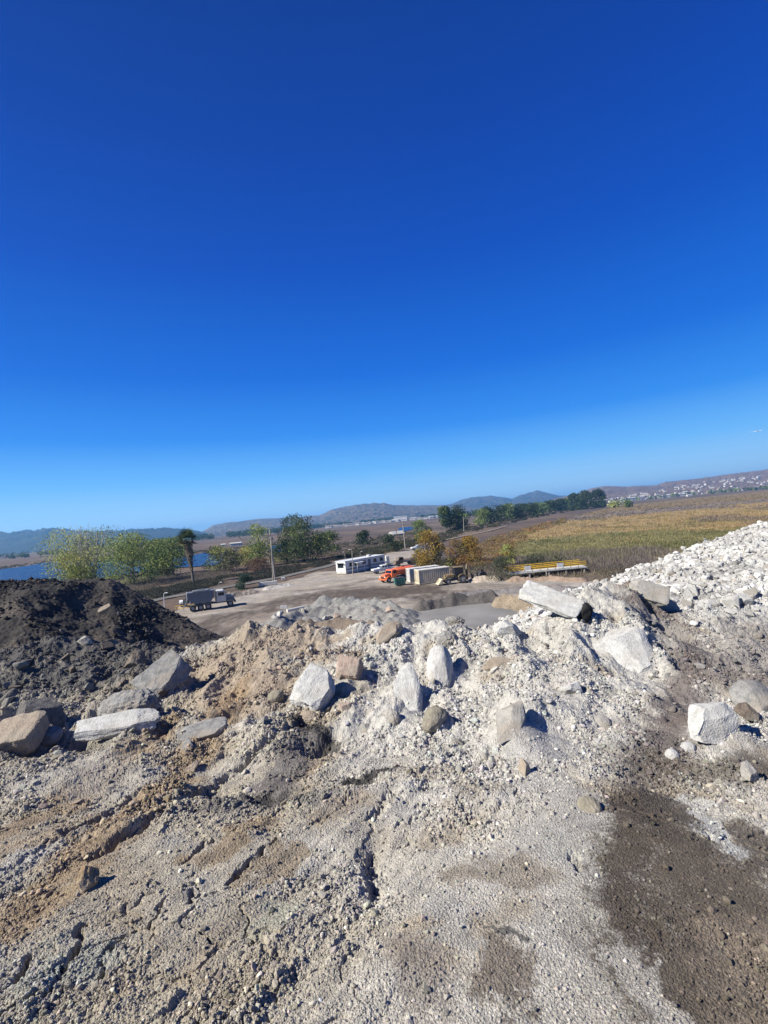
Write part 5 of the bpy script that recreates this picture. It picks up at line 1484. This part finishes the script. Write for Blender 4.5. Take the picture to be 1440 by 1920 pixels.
def tree(px, by, ty, wpx, label, cols, style='round', group=None, nleaf=2600, bark=None, seed=0, name='tree', cat='tree', trunk=.25, lean=0.0, lsz=1.0, Yd=None):
    r = np.random.default_rng(seed + int(px * 7 + by * 3))
    if Yd is None: b_ = gp(px, by)
    else: d = ray(px, by); b_ = Vector((d[0] * Yd, Yd, max(0, H + d[2] * Yd)))
    D = b_.y; h = (by - ty) / F * D * 1.06; wd = wpx / F * D * 1.12
    t = empty(name, b_, 0, label, cat, group)
    cz0 = h * trunk; nc = {'round': 26, 'tall': 30, 'multi': 34, 'bush': 16, 'weep': 34, 'flat': 22}[style]
    cl = []
    for k in range(nc):
        zt = r.uniform(0, 1); z = cz0 + (h - cz0) * zt ** 1.15
        if style in ('round', 'bush', 'flat'): e = math.sqrt(max(0.05, 1 - (2 * zt - .9) ** 2 * .95))
        elif style == 'tall': e = .45 + .55 * math.sin(math.pi * min(1, zt * .9 + .12))
        elif style == 'weep': e = .55 + .5 * math.sin(math.pi * min(1, zt * .85 + .15))
        else: e = .6 + .4 * zt if zt < .8 else .8
        a = r.uniform(0, 6.283); q = r.uniform(0, 1) ** .5 * e * wd / 2 * .82
        cl.append((math.cos(a) * q, math.sin(a) * q, min(z, h * .97), wd * r.uniform(.13, .26) * (1.2 if style in ('round', 'bush') else 1.15)))
    cl = np.array(cl); cl[:, 2] = np.clip(cl[:, 2], cl[:, 3] * .6, h - cl[:, 3] * .75)
    P_, k = crown_points(nleaf, cl, r)
    P_[:, 2] = np.maximum(P_[:, 2], .05)
    cc = np.array(cols); ck = r.uniform(0, 1, nc); ct = r.integers(0, len(cc), nc)
    C = cc[ct[k]] * (.8 + .4 * ck[k])[:, None] * r.lognormal(0, .22, nleaf)[:, None]
    S = np.maximum(.0014 * D, .12) * r.uniform(.7, 1.5, nleaf) * lsz
    V, Fc, Cv = leaf_quads(P_, S, C, .5 if style == 'weep' else 0, r)
    V[:, 2] = np.maximum(V[:, 2], .02)
    mb = MB(); tr = max(.08, h * .022)
    if style == 'bush':
        for k in range(7):
            q = cl[r.integers(0, nc)]; mb.tube([(0, 0, -.1), (q[0] * .4, q[1] * .4, q[2] * .5), tuple(q[:3])], [tr * .5, tr * .3, tr * .1], 5)
    else:
        ns = 5 if style == 'multi' else 1
        for s in range(ns):
            ox = r.uniform(-.12, .12) * wd if ns > 1 else 0; tx = r.uniform(-.3, .3) * wd if ns > 1 else lean * h
            mb.tube([(ox, 0, -.2), (ox + (tx - ox) * .35, 0, h * .3), (ox + (tx - ox) * .75, r.uniform(-.3, .3), h * .6), (tx, 0, h * .9)], [tr * (.8 if ns > 1 else 1.2), tr * .8, tr * .5, tr * .15], 7)
        for k in range(12):
            q = cl[r.integers(0, nc)]; z = max(h * .15, q[2] * .55)
            mb.tube([(lean * z, 0, z), (q[0] * .55, q[1] * .55, (z + q[2]) / 2), tuple(q[:3])], [tr * .5, tr * .32, tr * .08], 5)
    mb.build('stem' if style == 'bush' else 'trunk', bark or BARK, t)
    mesh_np('foliage' if style == 'bush' else 'crown', V, Fc, M_LEAF, t, col=np.clip(C if False else Cv, .005, .6))
    return t


DG = [(.05, .075, .03), (.065, .095, .035), (.038, .058, .028)]
MG = [(.19, .25, .08), (.14, .20, .065), (.25, .29, .09)]
YG = [(.42, .44, .13), (.34, .39, .12), (.48, .48, .14)]
YE = [(.36, .24, .05), (.28, .23, .06), (.40, .24, .05)]
ORG = [(.34, .16, .05), (.28, .17, .06), (.20, .15, .06)]
GG = [(.085, .095, .06), (.07, .085, .05), (.11, .115, .08)]
OL = [(.09, .09, .045), (.065, .075, .035), (.12, .105, .05)]

# pale bare-trunked willow clump at the lake
t = tree(168, 1090, 993, 128, 'yellow-green willow clump with bare pale trunks rising out of its top', YG + [(.10, .13, .04)], 'multi', nleaf=13000, bark=PBARK, seed=3, trunk=.05, lsz=.9)
D = t.location.y; k_ = D / F; mb = MB(); r = np.random.default_rng(9)
for i in range(16):
    x0 = r.uniform(-22, 22) * k_; x1 = x0 + r.uniform(-26, 26) * k_; hh = r.uniform(78, 112) * k_
    y0 = r.uniform(-1, .5); y0 -= 2.5
    mb.tube([(x0, y0, 0), (x0 + (x1 - x0) * .3, y0 - .3, hh * .45), (x0 + (x1 - x0) * .65, y0, hh * .75), (x1, y0 + .5, hh)], [.16, .12, .08, .02], 6)
    for j in range(2):
        f = r.uniform(.5, .8); mb.tube([(x0 + (x1 - x0) * f * .9, y0, hh * f), (x0 + (x1 - x0) * f + r.uniform(-10, 10) * k_, y0, hh * (f + .2))], [.06, .015], 5)
mb.build('bare_stem', PBARK, t)
tree(132, 1092, 1040, 60, 'low yellowing willow leaning over the water at left', YG + YE[:1], 'round', seed=5, nleaf=1800, trunk=.15)
tree(150, 1094, 1062, 60, 'bright lime bush just above the grit pile crest', [(.22, .24, .03), (.17, .20, .03)], 'bush', seed=6, nleaf=1600, name='bush', cat='bush', trunk=0)
tree(252, 1098, 1003, 92, 'dense green tree directly right of the bare-trunked willows', MG + YG[:1], 'round', seed=7, nleaf=7500, trunk=.05, lsz=1.15)
tree(290, 1082, 1015, 74, 'mid-green rounded tree behind the dry reeds', MG + YG[1:2], 'round', seed=8, nleaf=5600, lsz=1.15, trunk=.04)
tree(325, 1080, 1012, 80, 'olive green spreading tree left of the palm', MG + OL, 'round', seed=9, nleaf=6200, lsz=1.15, trunk=.04)
tree(412, 1074, 1026, 56, 'yellow-tinged shrubby tree by the dark bare pole', YG + OL + DG[:1], 'round', seed=10, nleaf=2400, trunk=.05)
tree(436, 1068, 1030, 40, 'dull olive shrub beside the open water', OL, 'bush', seed=11, nleaf=1400, name='bush', cat='bush', trunk=0)
tree(489, 1062, 986, 48, 'light green willow behind the twin utility poles', MG + YG[:1], 'tall', seed=12, nleaf=2800, trunk=.12)
tree(470, 1058, 1024, 42, 'yellow bush beneath the light green willow', YE + YG, 'bush', seed=13, nleaf=1500, name='bush', cat='bush', trunk=0)
tree(487, 1068, 1046, 56, 'reddish brown dry thicket at the foot of the willow', [(.16, .095, .065), (.13, .09, .06)], 'bush', seed=14, nleaf=1500, name='bush', cat='bush', trunk=0)
tree(570, 1053, 968, 78, 'tallest drooping dark tree in the middle distance', DG + MG[:1] + OL[:1], 'weep', seed=15, nleaf=9000, trunk=.1)
tree(540, 1054, 1012, 50, 'very dark round bush under the tall drooping tree', DG, 'bush', seed=16, nleaf=2200, name='bush', cat='bush', trunk=0)
tree(618, 1036, 997, 42, 'dark tree with a yellow left side behind the mobile home', DG + MG + YG[:1], 'round', seed=17, nleaf=2200, trunk=.08)
tree(599, 1036, 1004, 28, 'small yellow-green tree left of the yellow-sided dark one', YG, 'round', seed=18, nleaf=1200, trunk=.08)
tree(683, 1024, 996, 30, 'compact dark round tree behind the mobile home', DG, 'round', seed=19, nleaf=1600, trunk=.08)
tree(793, 1012, 976, 34, 'mid-green tree behind the bright yellow one', MG, 'round', seed=20, nleaf=1800, trunk=.08)
tree(802, 1064, 997, 46, 'bright golden-yellow autumn tree beside the access road', YE + [(.30, .20, .035)], 'round', seed=21, nleaf=3600, trunk=.04)
tree(786, 1062, 1028, 26, 'yellow-green sapling left of the golden autumn tree', YG + OL, 'bush', seed=22, nleaf=1000, name='bush', cat='bush', trunk=0)
tree(826, 1062, 1018, 34, 'tawny bush touching the golden tree on its right', OL + YE[:1], 'bush', seed=23, nleaf=1500, name='bush', cat='bush', trunk=0)
tree(858, 1062, 1014, 44, 'rusty orange bush in the autumn thicket', ORG, 'bush', seed=24, nleaf=3000, name='bush', cat='bush', trunk=0)
tree(884, 1060, 1008, 42, 'orange-yellow tall bush at right of the rusty one', YE + ORG[:1], 'bush', seed=25, nleaf=3000, name='bush', cat='bush', trunk=0)
tree(841, 1064, 1046, 28, 'pale green low bush in front of the rusty thicket', GG + YG[:1], 'bush', seed=26, nleaf=900, name='bush', cat='bush', trunk=0)
tree(942, 1088, 1044, 48, 'grey-green loose bush at the left end of the yellow railings', GG, 'bush', seed=27, nleaf=2600, name='bush', cat='bush', trunk=0, lsz=.8)
tree(1005, 1072, 1040, 60, 'grey-green bush behind the left half of railings', GG + OL, 'bush', seed=28, nleaf=2000, name='bush', cat='bush', trunk=0)
tree(1040, 1072, 1044, 44, 'dark olive bush behind the middle of the railings', OL, 'bush', seed=29, nleaf=1500, name='bush', cat='bush', trunk=0)
tree(956, 1060, 1022, 30, 'yellow leafy bush at the near edge of the marsh field', YE[:2] + YG, 'bush', seed=30, nleaf=1300, name='bush', cat='bush', trunk=0)
tree(458, 1104, 1077, 30, 'round blue-green bush beside the access road', [(.06, .095, .06), (.045, .075, .05)], 'bush', seed=31, nleaf=1500, name='bush', cat='bush', trunk=0)
tree(836, 997, 952, 30, 'left dark tall tree of the pair by the levee track', DG + MG[:1], 'tall', seed=32, nleaf=2400)
tree(862, 994, 949, 44, 'right and broader dark tree of the pair by the levee track', DG + MG[:1], 'round', seed=33, nleaf=3000, trunk=.15)
for i, (px, by, ty, w_) in enumerate([(902, 984, 955, 30), (918, 980, 951, 30), (935, 977, 947, 34), (954, 974, 945, 36), (975, 972, 946, 34), (996, 969, 944, 34), (1015, 965, 942, 32), (1034, 962, 939, 32), (1052, 958, 936, 30), (1066, 955, 934, 26)]):
    tree(px, by, ty, w_, 'dark green tree in the unbroken row beyond the levee', DG if i % 3 else MG, 'round', group='row of trees beyond the levee', seed=40 + i, nleaf=1500, trunk=.05)
for px, by, ty, w_, lab in ((1082, 956, 926, 34, 'leftmost dark crown of the tall clump at the field head'), (1100, 955, 920, 38, 'highest dark crown of the tall clump at the field head'), (1122, 952, 919, 28, 'rightmost dark crown of the tall clump at the field head')):
    tree(px, by, ty, w_, lab, DG, 'round', seed=60, nleaf=2200, trunk=.05)
tree(1154, 952, 939, 22, 'yellow-green bush at the far edge of the golden field', YG, 'bush', seed=64, nleaf=600, name='bush', cat='bush', trunk=0)
tree(1178, 951, 938, 18, 'dark green bush at the far edge of the golden field', MG, 'bush', seed=65, nleaf=600, name='bush', cat='bush', trunk=0)
tree(730, 1020, 1002, 24, 'small dark tree left of the lone tan pole', DG, 'round', seed=66, nleaf=700, trunk=.05)
tree(745, 1034, 1014, 26, 'dark round shrub beside the access road bend', DG + OL, 'bush', seed=67, nleaf=900, name='bush', cat='bush', trunk=0)

# dead trees
def dead(px, by, tx, ty, label, seed, nb=10, rr=.2):
    b_ = gp(px, by); top = at(tx, ty, b_.y); L = top - b_; r = np.random.default_rng(seed)
    t = empty('dead_tree', b_, 0, label, 'tree'); mb = MB()
    mid = L * .5 + Vector((r.uniform(-.3, .3), 0, 0))
    mb.tube([(0, 0, -.2), tuple(mid), tuple(L)], [rr, rr * .7, rr * .15], 7); mb.build('trunk', PBARK if seed % 2 else BARK, t)
    mb = MB()
    for i in range(nb):
        f = r.uniform(.35, .95); p = L * f; q = p + Vector((r.uniform(-1, 1) * 1.6, r.uniform(-1, 1), r.uniform(.5, 1.8)))
        mb.tube([tuple(p), tuple(q)], [rr * .35, .02], 5)
    mb.build('branch', PBARK if seed % 2 else BARK, t)


dead(502, 1058, 500, 984, 'upright grey dead trunk right behind the crossarm pole', 71)
dead(506, 1057, 497, 992, 'slightly leaning dead trunk left of the upright one', 73, 6, .16)
dead(497, 1058, 445, 1003, 'dark dead tree leaning far to the left over yellow bush', 72, 14, .2)
dead(488, 1056, 470, 1036, 'short pale snapped limb leaning under the willow', 75, 4, .14)

# palm
b_ = gp(363, 1095); D = b_.y; k_ = D / F; hh = 96 * k_
t = empty('palm_tree', b_, 0, 'fan palm with a shaggy pale skirt beside the lake', 'palm')
MB().tube([(0, 0, -.2), (-.25, 0, hh * .4), (-.75, 0, hh * .85)], [.34, .28, .26], 10).build('trunk', BARK, t)
r = np.random.default_rng(80)
n = 900; z = r.uniform(.28, .84, n); a = r.uniform(0, 6.283, n); rad = (.35 + .85 * ss(.3, .78, z)) * r.uniform(.4, 1, n)
Pp = np.stack([-.75 * z + rad * np.cos(a), rad * np.sin(a), z * hh], 1)
V, Fc, C = leaf_quads(Pp, r.uniform(.3, .6, n), np.array([.26, .21, .15])[None] * r.lognormal(0, .25, n)[:, None], 1.2, r, .2)
mesh_np('dead_frond_skirt', V, Fc, M_LEAF, t, col=np.clip(C, 0, .6))
Vs, Fs = [], []; off = 0; Cs = []
for k in range(72):
    a = r.uniform(0, 6.283); el = r.uniform(-.5, 1.35); L = r.uniform(2.1, 3.1)
    d = np.array([math.cos(a) * math.cos(el), math.sin(a) * math.cos(el), math.sin(el)]); c = np.array([-.8, 0, hh * .88]) + d * L * .5
    s = np.cross(d, [0, 0, 1.0]); s /= np.linalg.norm(s) + 1e-6; u_ = np.cross(s, d)
    tip0 = c + d * .1
    for j in range(11):
        g = (j - 5) / 5 * 1.25; dd = d * math.cos(g) + s * math.sin(g) - np.array([0, 0, .25]) * abs(g); w_ = np.cross(dd, u_) * .10
        p1 = tip0 + dd * L * .62
        Vs += [tip0 - w_, tip0 + w_, p1 + w_ * .3, p1 - w_ * .3]; Fs.append((off, off + 1, off + 2, off + 3)); off += 4
        cc = np.array([.06, .085, .03]) * r.uniform(.6, 1.5) if el > -.1 else np.array([.17, .15, .07]) * r.uniform(.7, 1.3); Cs += [cc] * 4
mesh_np('fronds', np.array(Vs), np.array(Fs), M_LEAF, t, col=np.array(Cs))


# ---- ground cover
def tufts(name, X, Y, Z, Hh, wd, C, label, nb=7, spread=.5, seed=1):
    r = np.random.default_rng(seed); n = len(X)
    bx = X[:, None] + r.normal(0, spread, (n, nb)) * Hh[:, None]; by = Y[:, None] + r.normal(0, spread, (n, nb)) * Hh[:, None]; h = Hh[:, None] * r.uniform(.5, 1.1, (n, nb))
    a = r.uniform(0, 3.14, (n, nb)); dx = np.cos(a) * wd[:, None]; dy = np.sin(a) * wd[:, None]; lx = r.normal(0, .28, (n, nb)) * h; ly = r.normal(0, .28, (n, nb)) * h
    z = np.repeat(Z[:, None], nb, 1)
    V = np.stack([np.stack([bx - dx, by - dy, z], -1), np.stack([bx + dx, by + dy, z], -1), np.stack([bx + lx, by + ly, z + h], -1)], 2).reshape(-1, 3)
    Fc = np.arange(3 * n * nb).reshape(-1, 3)
    cc = np.repeat(np.repeat(C, nb, 0) * r.lognormal(0, .2, (n * nb, 1)), 3, 0)
    return tag(mesh_np(name, V, Fc, M_LEAF, col=np.clip(cc, .005, .6)), label, kind='stuff')


def sample_poly(n, poly_px, r):
    xs = [p[0] for p in poly_px]; ys = [p[1] for p in poly_px]
    out = []
    while sum(len(o) for o in out) < n:
        px = r.uniform(min(xs), max(xs), n * 2); py = r.uniform(min(ys), max(ys), n * 2)
        k = pip(px, py, poly_px) & (py > hor(px) + 4); px, py = px[k], py[k]
        d = RT[None] * ((px - 720) / F)[:, None] + UP[None] * ((960 - py) / F)[:, None] + FWD[None]
        Yv = -H / (d[:, 2] / d[:, 1]); out.append(np.stack([d[:, 0] / d[:, 1] * Yv, Yv], 1))
    a = np.concatenate(out)[:n]; return a[:, 0], a[:, 1]


r = np.random.default_rng(90)
n = 26000
fx, fy = sample_poly(n, [(800, 1078), (880, 1045), (960, 1008), (1040, 980), (1100, 962), (1160, 948), (1300, 936), (1500, 915), (1700, 900), (1700, 1130), (1400, 1100), (1100, 1090), (960, 1082)], r)
dY = fy + 45 * fbm(fx / 40, fy / 60, 4, 331) + r.normal(0, 13, len(fx))
C = np.where((dY < 100)[:, None], np.array([.25, .20, .16]), np.where((dY < 165)[:, None], np.array([.27, .24, .10]), np.where((dY < 330)[:, None], np.array([.42, .30, .135]), np.where((dY < 430)[:, None], np.array([.19, .145, .13]), np.array([.21, .15, .08])))))
stk = ss(.25, .55, fbm(fx / 30, fy / 60, 3, 391))[:, None]; C = C + (np.array([.20, .165, .15]) - C) * stk * .7
C = C + (np.array([.12, .135, .045]) - C) * (ss(.2, .6, fbm(fx / 15, fy / 25, 3, 392)) * .6)[:, None]
hh = r.uniform(.3, .8, n) * (1 + 1.0 * stk[:, 0]) * np.where(dY < 112, .8, 1)
tufts('marsh_grass', fx, fy, fx * 0, hh, np.maximum(.0007 * fy, .03), C, 'golden and green marsh grass with mauve dry stalks', 7, .6, 91)


def bushes(name, poly, n, size, cols, label, seed, nl=60, asp=.6, lift=0):
    r = np.random.default_rng(seed); x, y = sample_poly(n, poly, r)
    keep = fbm(x / 9, y / 15, 3, seed) > -.25; x, y = x[keep], y[keep]; n = len(x)
    R_ = r.uniform(.6, 1.4, n) * size
    d = r.normal(size=(n, nl, 3)); d /= np.linalg.norm(d, axis=2, keepdims=True); d *= r.uniform(.4, 1, (n, nl, 1)) ** .5; d[:, :, 2] = np.abs(d[:, :, 2]) * .8
    Pq = (np.stack([x, y, 0 * x], 1)[:, None] + d * R_[:, None, None] * np.array([1.3, 1.3, 1])).reshape(-1, 3)
    cc = np.array(cols)[r.integers(0, len(cols), n)] * r.lognormal(0, .2, (n, 1)); C = np.repeat(cc, nl, 0) * r.lognormal(0, .2, (n * nl, 1))
    S = np.repeat(np.maximum(.0010 * y, .09), nl) * r.uniform(.7, 1.4, n * nl)
    V, Fc, Cv = leaf_quads(Pq, S, C, -.3, r, asp)
    V[:, 2] = np.maximum(V[:, 2], .02)
    return tag(mesh_np(name, V, Fc, M_LEAF, col=np.clip(Cv, .005, .6)), label, kind='stuff')


SC = [(.05, .052, .035), (.065, .06, .045), (.04, .045, .03), (.09, .08, .06)]
DRY = [(.19, .155, .125), (.15, .125, .10), (.22, .18, .14)]
bushes('scrub', [(255, 1112), (300, 1104), (380, 1088), (470, 1075), (560, 1058), (625, 1046), (640, 1052), (600, 1063), (540, 1077), (520, 1083), (480, 1088), (400, 1102), (340, 1112), (290, 1124)], 1500, .9, SC, 'dark low scrub between lake and road', 701)
bushes('dry_reeds', [(225, 1100), (260, 1090), (330, 1082), (400, 1074), (440, 1070), (430, 1080), (380, 1090), (300, 1102), (240, 1108)], 760, 1.3, DRY, 'grey-brown dry reeds along the lake shore', 702, 70, .25)
bushes('scrub', [(620, 1050), (650, 1036), (700, 1028), (740, 1018), (790, 1008), (800, 1018), (740, 1033), (712, 1040), (680, 1044)], 520, 1.0, SC + OL, 'grey-green scrub behind the mobile home', 703)
bushes('dry_brush', [(590, 1046), (610, 1030), (660, 1016), (740, 1000), (800, 996), (800, 1012), (740, 1020), (650, 1040)], 420, 1.5, DRY + OL[:1], 'dry brown brush on the plain behind the yard', 704)
bushes('scrub', [(820, 1020), (870, 1000), (930, 988), (1000, 972), (1080, 958), (1080, 950), (1000, 963), (900, 982), (840, 995), (812, 1008)], 360, 1.5, SC + OL, 'scrub along both sides of the levee', 705)
bushes('autumn_thicket', [(880, 1066), (890, 1030), (920, 1012), (960, 1000), (1010, 985), (1060, 972), (1060, 980), (990, 1002), (960, 1025), (930, 1060)], 760, 1.6, [(.30, .21, .07), (.33, .17, .07), (.24, .20, .08), (.24, .18, .13)], 'autumn brown and yellow thicket along the field edge', 706)
bushes('field_edge_brush', [(770, 1072), (850, 1070), (950, 1078), (1100, 1086), (1250, 1090), (1250, 1060), (1100, 1064), (960, 1062), (860, 1056), (790, 1058)], 520, 1.0, DRY + OL + [(.13, .11, .085)], 'grey dry brush behind the containers and railings', 707)
bushes('shore_brush', [(-60, 1070), (100, 1052), (240, 1044), (420, 1030), (500, 1020), (500, 1034), (420, 1037), (240, 1050), (100, 1054), (0, 1068)], 420, 1.3, DRY + OL, 'brown and olive brush on the far lake shore', 708)
bushes('marsh_brush', [(420, 1060), (430, 1030), (560, 1010), (640, 1000), (640, 1030), (560, 1050), (470, 1062)], 420, 1.4, DRY + OL + YG[:1], 'mixed marsh brush around the open water', 709)


def far_wood(name, L, d, hh, n, cols, label, seed, thick=60):
    r = np.random.default_rng(seed); a = np.array([uw(px, 950) [0] for px in L]); u_ = r.uniform(a.min(), a.max(), n)
    dens = fbm(u_ * 25, u_ * 0, 3, seed); u_ = u_[dens > -.35]; n = len(u_)
    y = d + r.uniform(-.5, .5, n) * thick; x = u_ * y; h = hh * r.uniform(.5, 1.3, n)
    nl = 26; q = r.normal(size=(n, nl, 3)); q /= np.linalg.norm(q, axis=2, keepdims=True); q *= r.uniform(.5, 1, (n, nl, 1))
    Pq = (np.stack([x, y, h * .5], 1)[:, None] + q * np.stack([h * .5, h * .5, h * .5], 1)[:, None]).reshape(-1, 3)
    cc = np.repeat(np.array(cols)[r.integers(0, len(cols), n)] * r.lognormal(0, .2, (n, 1)), nl, 0)
    V, Fc, Cv = leaf_quads(Pq, np.full(len(Pq), d * .0013), cc, 0, r, .8); V[:, 2] = np.maximum(V[:, 2], 0)
    return tag(mesh_np(name, V, Fc, M_LEAF, col=np.clip(Cv, .003, .6)), label, kind='stuff')


far_wood('treeline', [440, 850], 1750, 13, 520, DG, 'far dark line of trees under the tan hills', 801, 500)
far_wood('treeline', [250, 520], 1250, 13, 360, DG, 'dark line of trees beyond the lake under the hills', 802, 300)
far_wood('treeline', [-120, 300], 1000, 9, 200, DG + OL, 'scattered dark trees at the foot of the wooded ridge', 803, 400)
far_wood('treeline', [820, 1080], 1100, 11, 320, DG, 'dark trees in front of the distant town', 804, 500)
far_wood('treeline', [1130, 1500], 1350, 10, 160, DG + MG, 'dark trees scattered in front of the town', 805, 250)

# ------------------------------------------------------------------ houses
HW = [mat_plain('house_wall_white', (.62, .60, .56), .8, .06, .2), mat_plain('house_wall_cream', (.60, .54, .45), .8, .08, .2), mat_plain('house_wall_tan', (.42, .36, .30), .8, .08, .2)]
HR = [mat_plain('roof_grey', (.25, .24, .24), .85, .15, .3), mat_plain('roof_brown', (.24, .17, .13), .85, .15, .3), mat_plain('roof_pale', (.44, .42, .39), .8, .1, .3)]


def gable(w_, d_, h, rh, ov=.5):
    mb = MB(); mb.add([(-w_ / 2 - ov, -d_ / 2 - ov, h), (w_ / 2 + ov, -d_ / 2 - ov, h), (w_ / 2 + ov, d_ / 2 + ov, h), (-w_ / 2 - ov, d_ / 2 + ov, h), (-w_ / 2 - ov, 0, h + rh), (w_ / 2 + ov, 0, h + rh)],
                      [(0, 1, 5, 4), (2, 3, 4, 5), (0, 4, 3), (1, 2, 5), (0, 3, 2, 1)])
    return mb


protos = []
for i in range(9):
    w_ = [11, 14, 9][i % 3]; h = [3.2, 5.6, 4][i // 3]
    wl = MB().box((0, 0, h / 2 - .5), (w_, 8, h + 1)).build('wall', HW[i % 3 if i % 4 else 0]); rf = gable(w_, 8, h, 1.9).build('roof', HR[(i // 2) % 3])
    wn = MB()
    for x in np.linspace(-w_ / 2 + 1.6, w_ / 2 - 1.6, 3): wn.box((float(x), -4.02, h * .6), (1.5, .06, 1.2))
    wn = wn.build('window', P['glass']); protos.append((wl.data, rf.data, wn.data))
    for o in (wl, rf, wn): bpy.data.objects.remove(o)


def house(p, rz, k, label, group, s=1.0):
    t = empty('house', p, rz, label, 'house', group); t.scale = (s, s, s)
    for nme, me in zip(('wall', 'roof', 'window'), protos[k]):
        o = bpy.data.objects.new(nme, me); COL.objects.link(o); o.parent = t


rh = random.Random(4)
# rows across the plain under the tan hills
for i in range(64):
    f = i / 63
    px = 607 + (835 - 607) * f + rh.uniform(-1.2, 1.2)
    if rh.random() < .12: continue
    Yh = 1330 + rh.uniform(-40, 40) + 150 * f
    d = ray(px, 950); house(Vector((d[0] * Yh, Yh, 0)), rh.uniform(-.2, .2), rh.choice([0, 1, 3, 4, 6, 7]), 'pale house in the long row across the brown plain', 'row of houses under the tan hills', 1.0)
# town on the right slope
for i in range(165):
    px = rh.uniform(1120, 1462); f = (px - 1130) / 310
    t0 = .0; t1 = .10 + .30 * max(0, min(1, f * 1.6)) if f > .1 else .12
    t_ = rh.uniform(t0, t1) ** 1.0
    p = right_hill_pt(px, t_)
    house(p, rh.uniform(-.6, .6), rh.randrange(9), 'pale house of the town spread over the low right-hand slope', 'town houses on the right-hand slope', rh.uniform(.55, 1.05))
for i in range(26):
    px = rh.uniform(900, 1130); d = ray(px, 940); Yh = rh.uniform(1500, 1750)
    house(Vector((d[0] * Yh, Yh, 0)), rh.uniform(-.4, .4), rh.randrange(9), 'pale house glimpsed past the trees below the twin peaks', 'houses beyond the tree row', 1.2)


def shed(px, D, L, W_, h, mat, roof, label, rz=0.0, rhh=2.0, name='warehouse', cat='warehouse', z=0):
    d = ray(px, 940); t = empty(name, Vector((d[0] * D, D, z)), rz, label, cat)
    MB().box((0, 0, h / 2 - .5), (L, W_, h + 1)).build('wall', mat, t); gable(L, W_, h, rhh).build('roof', roof, t)
    for k in range(4): MB().box((-L * .36 + k * L * .24, -W_ / 2 - .03, min(h * .45, 2.2)), (L * .08, .08, min(h * .8, 3.8))).build('door', HR[0], t)


shed(1186, 1330, 56, 30, 8, HW[0], HR[2], 'large white warehouse with a pale roof at the left of the town', .15)
shed(1262, 1380, 88, 26, 6.5, HW[0], HR[2], 'longest low white warehouse in front of the town', .1)
shed(1155, 1200, 14, 12, 5, HW[1], HR[1], 'small cream barn by the far edge of the field', .2, name='barn', cat='barn')
shed(1293, 1240, 12, 8, 3.5, HW[0], HR[2], 'tiny white shed standing alone on the far field edge', 0, 1.5, 'shed', 'shed')
shed(748, 1480, 40, 18, 14, HW[0], HR[2], 'tall white building above the row of houses', 0, 1.0, 'building', 'building')
shed(436, 430, 9.5, 5, 2.2, HW[0], HR[2], 'long low white shed on the marsh beyond the water', .1, .8, 'shed', 'shed')
shed(412, 430, 3.4, 3, 2.0, HW[0], HR[2], 'small white shed left of the long low one on the marsh', .1, .7, 'shed', 'shed')
shed(738, 330, 9, 6, 1.2, HW[1], HR[2], 'pale low roofed barn in the brush near the tan pole', .5, 2.0, 'barn', 'barn')
